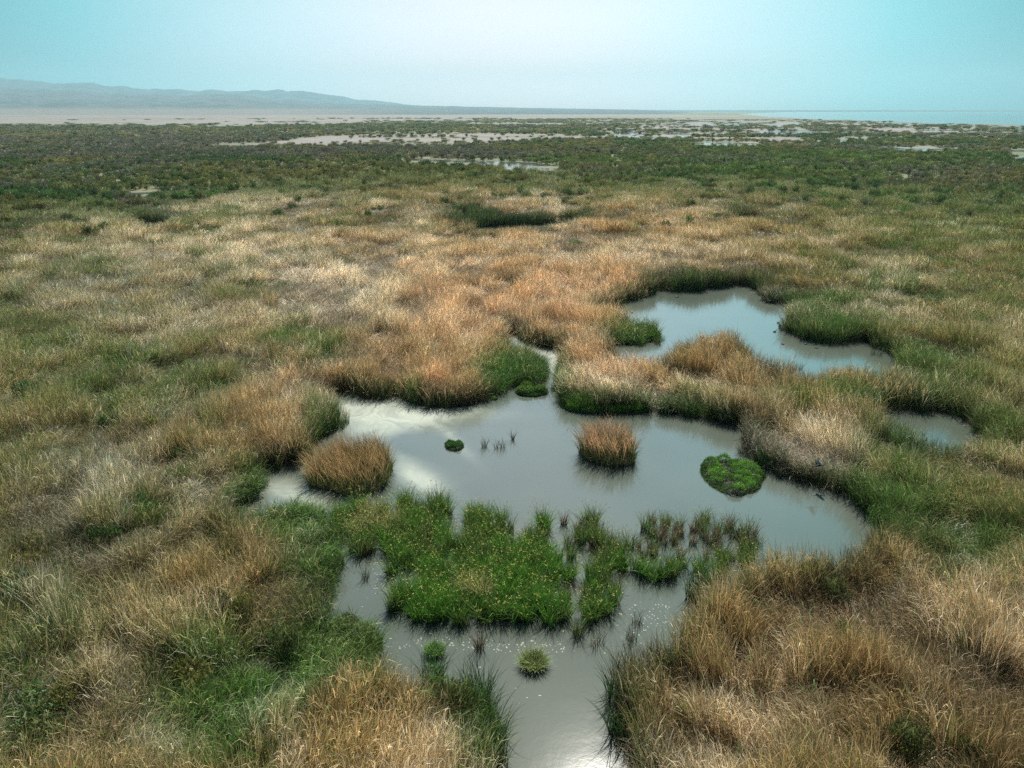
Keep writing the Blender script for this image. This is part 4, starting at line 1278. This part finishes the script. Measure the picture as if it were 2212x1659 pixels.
cushion("green_mat", 775, 1400, rel([(735, 1400), (755, 1368), (790, 1362), (822, 1378), (829, 1400), (808, 1432), (770, 1445), (735, 1430)], 775, 1400), 1.1, 41, 'rounded grey-green cushion bulging into the channel at lower left', 'plant mat', "grey_cushion_leaves", (.20,.26,.10), VL, .85, 620, .13, .1)
cushion("green_mat", 735, 1368, rel([(690, 1385), (700, 1350), (730, 1342), (765, 1345), (788, 1358), (780, 1375), (740, 1400), (700, 1410)], 735, 1368), .95, 42, 'brownish cushion behind the grey-green one at lower left', 'plant mat', "brown_cushion_leaves", (.32,.28,.15), VL, .8, 560, .13, .4)
cushion("green_mat", 1395, 722, rel([(1335, 722), (1345, 708), (1385, 707), (1420, 716), (1430, 727), (1412, 737), (1380, 744), (1345, 746)], 1395, 722), .6, 43, 'bright green spit of low plants reaching into the upper pond', 'plant mat', "spit_leaves", (.17,.34,.05), VL, .9, 130, .3, spiky=.6)

# ------------------------------------------------------------------ flowering sedge marsh: single clumps standing in the water
sedge_kinds = {
    'green': ((.19, .28, .06), (.08, .09, .04), .45), 'lush': ((.20, .37, .05), (.06, .12, .025), .6), 'olive': ((.21, .23, .08), (.12, .10, .05), .3), 'brown': ((.28, .20, .13), (.14, .09, .07), .15),
    'straw': ((.55, .48, .22), (.14, .15, .06), .25),
}
flower_m = plain_mat("sedge_flower_heads", (.60, .54, .14), .8, .3, 8)
SED = {}
for ki, (k, (tp, lw, gf)) in enumerate(sedge_kinds.items()):
    mt = leaf_mat(k + "_sedge_stems", tp, lw, gf, (.11, .27, .04))
    for i in range(4):
        nb = {'brown': 60, 'olive': 100, 'straw': 150}.get(k, 150)
        V, Q, A_ = blades(nb, .34 if k != 'brown' else .24, .85, 1.65, .030, .0, .26, .16, 4, 900 + ki * 10 + i, jit=.5)
        me_s = mesh_from("sedge_stems", V, Q, mt, A_)
        # flower heads: little tilted bursts at some stem tips
        tips = V.reshape(nb, 5, 2, 3)[:, 4].mean(1)
        nh = {'brown': 4, 'straw': 24, 'lush': 7, 'olive': 9}.get(k, 9)
        rr_ = np.random.RandomState(ki * 7 + i)
        hd = tips[np.argsort(-tips[:, 2])[:nh * 2]][rr_.permutation(nh * 2)[:nh]]
        C = (hd[:, None] + rr_.randn(nh, 5, 3) * .018).reshape(-1, 3)
        Vh, Qh, Ah = leaves(C, .07, 5 + i, up=.4)
        SED[(k, i)] = (me_s, mesh_from("flower_heads", Vh, Qh, flower_m))
MARSH = smooth_poly([g(*p) for p in ((703, 1110), (720, 1098), (800, 1096), (880, 1090), (940, 1082), (1000, 1092), (1083, 1115), (1180, 1122), (1260, 1124), (1330, 1128), (1330, 1150), (1290, 1180), (1318, 1240), (1330, 1305),
                                     (1314, 1380), (1251, 1386), (1171, 1378), (1112, 1397), (1055, 1397), (998, 1386), (940, 1368), (876, 1383), (856, 1358), (836, 1306), (842, 1275), (870, 1250), (820, 1236), (765, 1224), (735, 1195), (708, 1160))], 1)
MARSH_E = smooth_poly([g(*p) for p in ((1240, 1124), (1330, 1128), (1480, 1120), (1560, 1126), (1640, 1160), (1645, 1185), (1620, 1235), (1500, 1272), (1413, 1262), (1340, 1280), (1310, 1200), (1270, 1160))], 1)
pts = jitter_grid(-12, 24, 24, 52, .74, 4)
sM, sE = poly_sdf(pts[:, 0], pts[:, 1], MARSH), poly_sdf(pts[:, 0], pts[:, 1], MARSH_E)
uu_, vv_ = px(pts, .6)
gapn = fbm(pts[:, 0], pts[:, 1], 1.9, 2, 71)
nclump = {}
sM = sM + (fbm(pts[:, 0], pts[:, 1], 1.4, 2, 73) - .5) * 2.0
for (x, y), a_, b_, u1, v1, gn in zip(pts, sM, sE, uu_, vv_, gapn):
    gap = ((u1 - 985) / 24) ** 2 + ((v1 - 1125) / 44) ** 2 < 1 or False
    if a_ > 0 and not gap:
        edge = a_ < .9
        if u1 > 1190 and random.random() < .36:
            continue
        if (u1 > 1230 and v1 < 1210) or (u1 > 1190 and random.random() < .45):
            k = random.choice(['brown', 'brown', 'olive', 'green'])
            if gn > .52:
                continue
        elif v1 > 1330 or edge:
            k = random.choice(['green', 'green', 'olive', 'brown'])
            if gn > .50:
                continue
        elif v1 < 1215:
            k = random.choice(['green', 'olive', 'olive', 'lush'])
            if (u1 < 870 and v1 < 1150) and random.random() < .5:
                k = 'straw'
            if gn > .70:
                continue
        else:
            k = random.choice(['lush', 'lush', 'green'])
            if ((u1 - 1030) / 42) ** 2 + ((v1 - 1262) / 26) ** 2 < 1:
                k = 'straw'
        zone = 'sedge marsh in the pond'
    elif b_ > 0:
        if random.random() < (.30 if v1 < 1195 else .42) or gn > .70:
            continue
        k = random.choice(['brown', 'brown', 'brown', 'olive']) if v1 < 1195 else random.choice(['green', 'lush', 'olive'])
        zone = 'sparse eastern end of the sedge marsh'
    else:
        continue
    root = bpy.data.objects.new("sedge_clump", None); sc.collection.objects.link(root)
    root.location = (x, y, -.02)
    root.rotation_euler = (0, 0, random.random() * 6.28)
    s_ = (1.06 if k in ('lush', 'green', 'straw') else .9) * random.uniform(.88, 1.16)
    hh_ = random.uniform(.72, 1.25) * (.82 if k == 'brown' else 1)
    root.scale = (s_, s_, hh_)
    i = random.randrange(4)
    link("stems", SED[(k, i)][0], root)
    if random.random() < (.35 if k == 'brown' else .95):
        link("flower_heads", SED[(k, i)][1], root)
    if zone[0] == 's' and 'sparse' in zone:
        where = 'in the open eastern end of the marsh'
        gq = 'east'
    else:
        where = 'in the upper half of the marsh' if v1 < 1215 else 'in the lower half of the marsh'
        gq = 'upper' if v1 < 1215 else 'lower'
    tag(root, '%s flowering sedge clump in water, %s' % ({'lush': 'lush bright green', 'green': 'mid green', 'olive': 'olive', 'brown': 'thin brown', 'straw': 'straw-headed'}[k], where), 'sedge clump', '%s sedge clumps, %s marsh' % (k, gq))
    nclump[k] = nclump.get(k, 0) + 1
print("clumps", nclump)

# thin emergent stalks that stand apart
stalk_m = leaf_mat("thin_stalks", (.17, .15, .09), (.07, .06, .045), .3, (.06, .12, .03))
EM = [(1080, 968, .5, 'thin stalk tuft left of the round orange island'), (1047, 966, .25, 'few bare stalks beside the stalk tuft'), (1108, 950, .12, 'single bare stalk pair near the pond centre'),
      (1632, 1176, .45, 'spiky tuft at the right tip of the sedge marsh'), (1600, 1158, .35, 'dark stalk tuft near the right tip of the marsh'),
      (1703, 800, .5, 'stalk tuft in the upper pond near its lower bank'), (1722, 797, .6, 'darker stalk tuft in the upper pond beside the first'), (1893, 768, .6, 'low stalks at the right end of the upper pond'),
      (1935, 782, .5, 'dark low stalks by the right corner of the upper pond'), (1420, 745, .4, 'faint stalks off the green spit'), (1440, 775, .4, 'faint stalks below the green spit'),
      (1363, 1385, .3, 'dark stalk pair left of the tan bed edge'), (1375, 1345, .3, 'short dark stalks near the marsh corner'), (1290, 1392, .35, 'bare stalks below the marsh'), (790, 1250, .25, 'green stalk tuft in the left channel'),
      (1180, 850, .4, 'sparse stalks at the mouth of the narrow channel'), (1330, 1530, .5, 'dark leaning stalks at the foot of the tan bed'), (1340, 1600, .5, 'dead dark stalks in the bright water at the bottom')]
for i, (u1, v1, q, lab) in enumerate(EM):
    V, Q, A_ = blades(int(26 + 60 * q), q, .5, 1.1, .026, 0, .25, .3, 3, 1200 + i, jit=.55)
    x, y = g(u1, v1)
    tag(link("stalk_tuft", mesh_from("stalk_tuft", V, Q, stalk_m, A_), loc=(x, y, 0)), lab, 'stalk tuft', 'stalk tufts standing in open water')

# long green cattail leaves by the outlet, and a pale broken stalk
catt = leaf_mat("cattail_leaves", (.05, .12, .04), (.03, .07, .02), .2, (.06, .14, .03))
for i, (u1, v1, q, lab) in enumerate([(1055, 1590, .8, 'tall dark green cattail clump at the outlet, bottom centre'), (1036, 1545, .6, 'green cattail clump just above the tall one at the outlet'), (1064, 1645, .7, 'green cattail clump cut by the bottom edge'),
                                      (935, 1476, .5, 'narrow green cattail clump behind the bottom reed mound'), (1030, 1515, .6, 'leaning cattail leaves over the outlet water'), (1340, 1500, .7, 'dark cattail clump at the left foot of the tan bed'),
                                      (1348, 1580, .7, 'dark cattail clump lower at the foot of the tan bed'), (1500, 1292, .5, 'thin cattail clump at the top corner of the tan bed'),
                                      (1225, 800, .8, 'green cattail clump at the left end of the peninsula'), (1130, 775, .9, 'green cattail clump left of the narrow channel'), (1160, 800, .8, 'lower cattail clump left of the narrow channel'),
                                      (1630, 960, .8, 'green cattail clump at the corner of the right bank'), (1660, 1010, .8, 'green cattail clump on the right bank above the mossy mat')]):
    V, Q, A_ = blades(int(150 * q + 60), q, 1.4, 2.5, .034, 0, .30, .25, 5, 1300 + i, jit=.35)
    x, y = g(u1, v1)
    tag(link("cattail_clump", mesh_from("cattail_clump", V, Q, catt, A_), loc=(x, y, 0)), lab, 'cattail clump', 'green cattail clumps along the banks')

# ------------------------------------------------------------------ birds
def tube(path, rads, nseg=10, squash=1.0):
    V = []
    path = [Vector(p) for p in path]
    for i, p in enumerate(path):
        d = (path[min(i + 1, len(path) - 1)] - path[max(i - 1, 0)]).normalized()
        s_ = d.cross(Vector((0, 0, 1)))
        s_ = s_.normalized() if s_.length > 1e-4 else Vector((0, 1, 0))
        up = s_.cross(d)
        for k in range(nseg):
            a = 2 * math.pi * k / nseg
            V.append(p + s_ * math.cos(a) * rads[i] + up * math.sin(a) * rads[i] * squash)
    return np.array(V), grid_faces(len(path), nseg, True)


bird_black = plain_mat("coot_plumage", (.018, .018, .02), .5)
bill_white = plain_mat("coot_bill", (.75, .72, .65), .4, .05)
duck_brown = plain_mat("duck_plumage", (.10, .075, .05), .6)


def waterbird(u1, v1, heading, length, mat, label, billm, head_up=1.0):
    x, y = g(u1, v1)
    k = length / .4
    body = tube([(-.20, 0, .09), (-.17, 0, .075), (-.10, 0, .06), (0, 0, .06), (.10, 0, .07), (.155, 0, .10), (.175, 0, .15 * head_up), (.185, 0, .20 * head_up), (.205, 0, .225 * head_up), (.225, 0, .225 * head_up), (.24, 0, .215 * head_up)],
                [.004, .03, .07, .085, .075, .045, .028, .026, .034, .03, .008])
    root = link("water_bird", mesh_from("bird_body", body[0] * k, body[1], mat, None, True), loc=(x, y, -.01))
    root.rotation_euler = (0, 0, heading)
    tag(root, label, 'bird', 'dark water birds on the upper pond')
    bl = tube([(.235, 0, .215 * head_up), (.265, 0, .205 * head_up), (.275, 0, .20 * head_up)], [.014, .009, .002], 6)
    link("bill", mesh_from("bill", bl[0] * k, bl[1], billm, None, True), root)
    for s_ in (-1, 1):
        wg = tube([(.09, s_ * .062, .10), (0, s_ * .082, .105), (-.12, s_ * .06, .10), (-.19, s_ * .02, .105)], [.012, .035, .028, .004], 8, .8)
        link("wing", mesh_from("wing", wg[0] * k, wg[1], mat, None, True), root)


PI = math.pi
for args in [(1462, 642, 0, .55, bird_black, 'dark bird swimming near the far bank of the upper pond', bill_white, 1.0), (1365, 676, PI, .36, bird_black, 'small dark bird at the left end of the upper pond', bill_white, .9),
             (1681, 697.5, 0, .42, bird_black, 'uppermost dark bird left of the right reed point, head down', bill_white, .75), (1686, 703.5, PI, .42, bird_black, 'black bird touching the right reed point', bill_white, 1.0),
             (1673, 717, .2, .46, bird_black, 'black bird in open water with raised head', bill_white, 1.15), (1691, 743.5, 2.6, .38, bird_black, 'small dark bird below the right reed point', bill_white, .8),
             (1740, 744, 0, .36, bird_black, 'tiny dark bird in the reflection of the right bank', bill_white, .75), (1761, 751.5, 0, .34, duck_brown, 'left one of a close dark pair by the right bank', bill_white, .9),
             (1765, 752, .3, .34, duck_brown, 'right one of a close dark pair by the right bank', bill_white, .9), (1715, 797, 0, .5, duck_brown, 'brown bird sitting at the stalk tufts', bill_white, 1.0)]:
    waterbird(*args)

# flying dark heron-like bird above the right bank
fm_ = plain_mat("slate_plumage", (.02, .03, .035), .7)
fl = plain_mat("slate_wing", (.03, .055, .07), .7)
X0, Y0 = g(1766, 1006, 1.75)
body = tube([(-.50, 0, 0), (-.42, 0, .0), (-.30, 0, -.01), (-.18, 0, -.01), (-.08, 0, 0), (.05, 0, 0), (.2, 0, .0), (.32, 0, -.02), (.46, 0, -.03)],
            [.006, .018, .035, .028, .06, .09, .075, .04, .012], 12, .9)
fb = link("flying_bird", mesh_from("bird_body", body[0], body[1], fm_, None, True), loc=(X0, Y0, 1.75))
fb.rotation_euler = (0, -.1, .15)
tag(fb, 'dark slate bird flying left over the reeds of the right bank', 'bird')
for s_ in (-1, 1):
    n_ = 8
    rows = []
    for i in range(n_):
        q = i / (n_ - 1)
        yy = s_ * (.05 + .50 * q)
        zz = .05 + .26 * math.sin(q * 1.9)
        le = -.10 + .10 * q + .14 * q * q
        ch = .30 * (1 - q ** 2.2) + .03
        rows.append([(le, yy, zz), (le + ch * .4, yy, zz + .018), (le + ch, yy, zz - .005), (le + ch * .4, yy, zz - .012)])
    link("wing", mesh_from("wing", np.array(rows).reshape(-1, 3), grid_faces(n_, 4, True), fl, None, True), fb)
for s_ in (-1, 1):
    lg = tube([(.40, s_ * .02, -.03), (.52, s_ * .025, -.05), (.62, s_ * .02, -.05)], [.01, .008, .006], 6)
    link("leg", mesh_from("leg", lg[0], lg[1], fm_, None, True), fb)

# white plank-like debris at the right end of the far bank
pm = plain_mat("bleached_wood", (.62, .62, .55), .7)
pl = tube([(-.45, 0, .0), (-.2, .02, .03), (.1, 0, .04), (.38, -.03, .02), (.45, -.03, .01)], [.02, .05, .055, .04, .015], 8, .7)
x, y = g(1626, 632)
tag(link("driftwood", mesh_from("driftwood", pl[0], pl[1], pm, None, True), loc=(x, y, .01)), 'white piece of driftwood at the right end of the far bank', 'driftwood')

# ------------------------------------------------------------------ floating foam flakes
r = np.random.RandomState(17)
cand = np.stack([r.rand(60000) * 30 - 10, 22 + r.rand(60000) * 30], 1)
u, v = px(cand, 0)
den = .9 * ell(u, v, 960, 1388, 130, 14) + .9 * ell(u, v, 825, 1245, 34, 30, 40) + .7 * ell(u, v, 1150, 1395, 150, 18) + .5 * ell(u, v, 1400, 1330, 100, 70) + .16 * ell(u, v, 760, 1290, 60, 60) + .10 * ell(u, v, 1150, 1480, 300, 120) + .6 * ell(u, v, 1010, 1120, 30, 50) + .35 * ell(u, v, 1200, 1330, 250, 70) + .2 * ell(u, v, 880, 1420, 90, 40)
kp = (r.rand(len(cand)) < den * .34 * sstep(.42, .6, fbm(cand[:, 0], cand[:, 1], .9, 3, 19))) & (water_s(cand[:, 0], cand[:, 1]) > .2)
cand = cand[kp]
n = len(cand)
ang = np.linspace(0, 6.2832, 8)[:-1]
rad_ = (.010 + .036 * r.rand(n) ** 5)[:, None] * (.55 + .8 * r.rand(n, 7))
rot = r.rand(n) * 6.28
VX = cand[:, 0:1] + np.cos(ang[None] + rot[:, None]) * rad_ * 1.7
VY = cand[:, 1:2] + np.sin(ang[None] + rot[:, None]) * rad_
V = np.stack([VX, VY, np.full_like(VX, .006) + r.rand(n, 1) * .004], -1)
me = bpy.data.meshes.new("foam_flakes")
me.from_pydata(V.reshape(-1, 3).tolist(), [], (np.arange(n)[:, None] * 7 + np.arange(7)[None]).tolist())
me.materials.append(plain_mat("foam_flake", (.42, .43, .32), .8, .2, 3))
tag(link("foam_flakes", me), 'yellow-white foam flakes floating around the sedge marsh', kind='stuff')

# ------------------------------------------------------------------ haze
me = bpy.data.meshes.new("haze")
x0, x1, y0, y1, z0, z1 = -24000, 24000, -400, 19800, -4, 900
me.from_pydata([(x0, y0, z0), (x1, y0, z0), (x1, y1, z0), (x0, y1, z0), (x0, y0, z1), (x1, y0, z1), (x1, y1, z1), (x0, y1, z1)], [],
               [(0, 3, 2, 1), (4, 5, 6, 7), (0, 1, 5, 4), (1, 2, 6, 5), (2, 3, 7, 6), (3, 0, 4, 7)])
hm_, t, N_, L_ = new_mat("haze_air")
pv = N_.new("ShaderNodeVolumePrincipled")
pv.inputs['Color'].default_value = (.46, .74, .82, 1)
pv.inputs['Density'].default_value = 5.5e-5
pv.inputs['Anisotropy'].default_value = .3
o = N_.new("ShaderNodeOutputMaterial"); L_.new(pv.outputs[0], o.inputs['Volume'])
me.materials.append(hm_)
HAZE = True
if HAZE:
    tag(link("haze", me), 'pale haze over the far marsh and hills', kind='stuff')
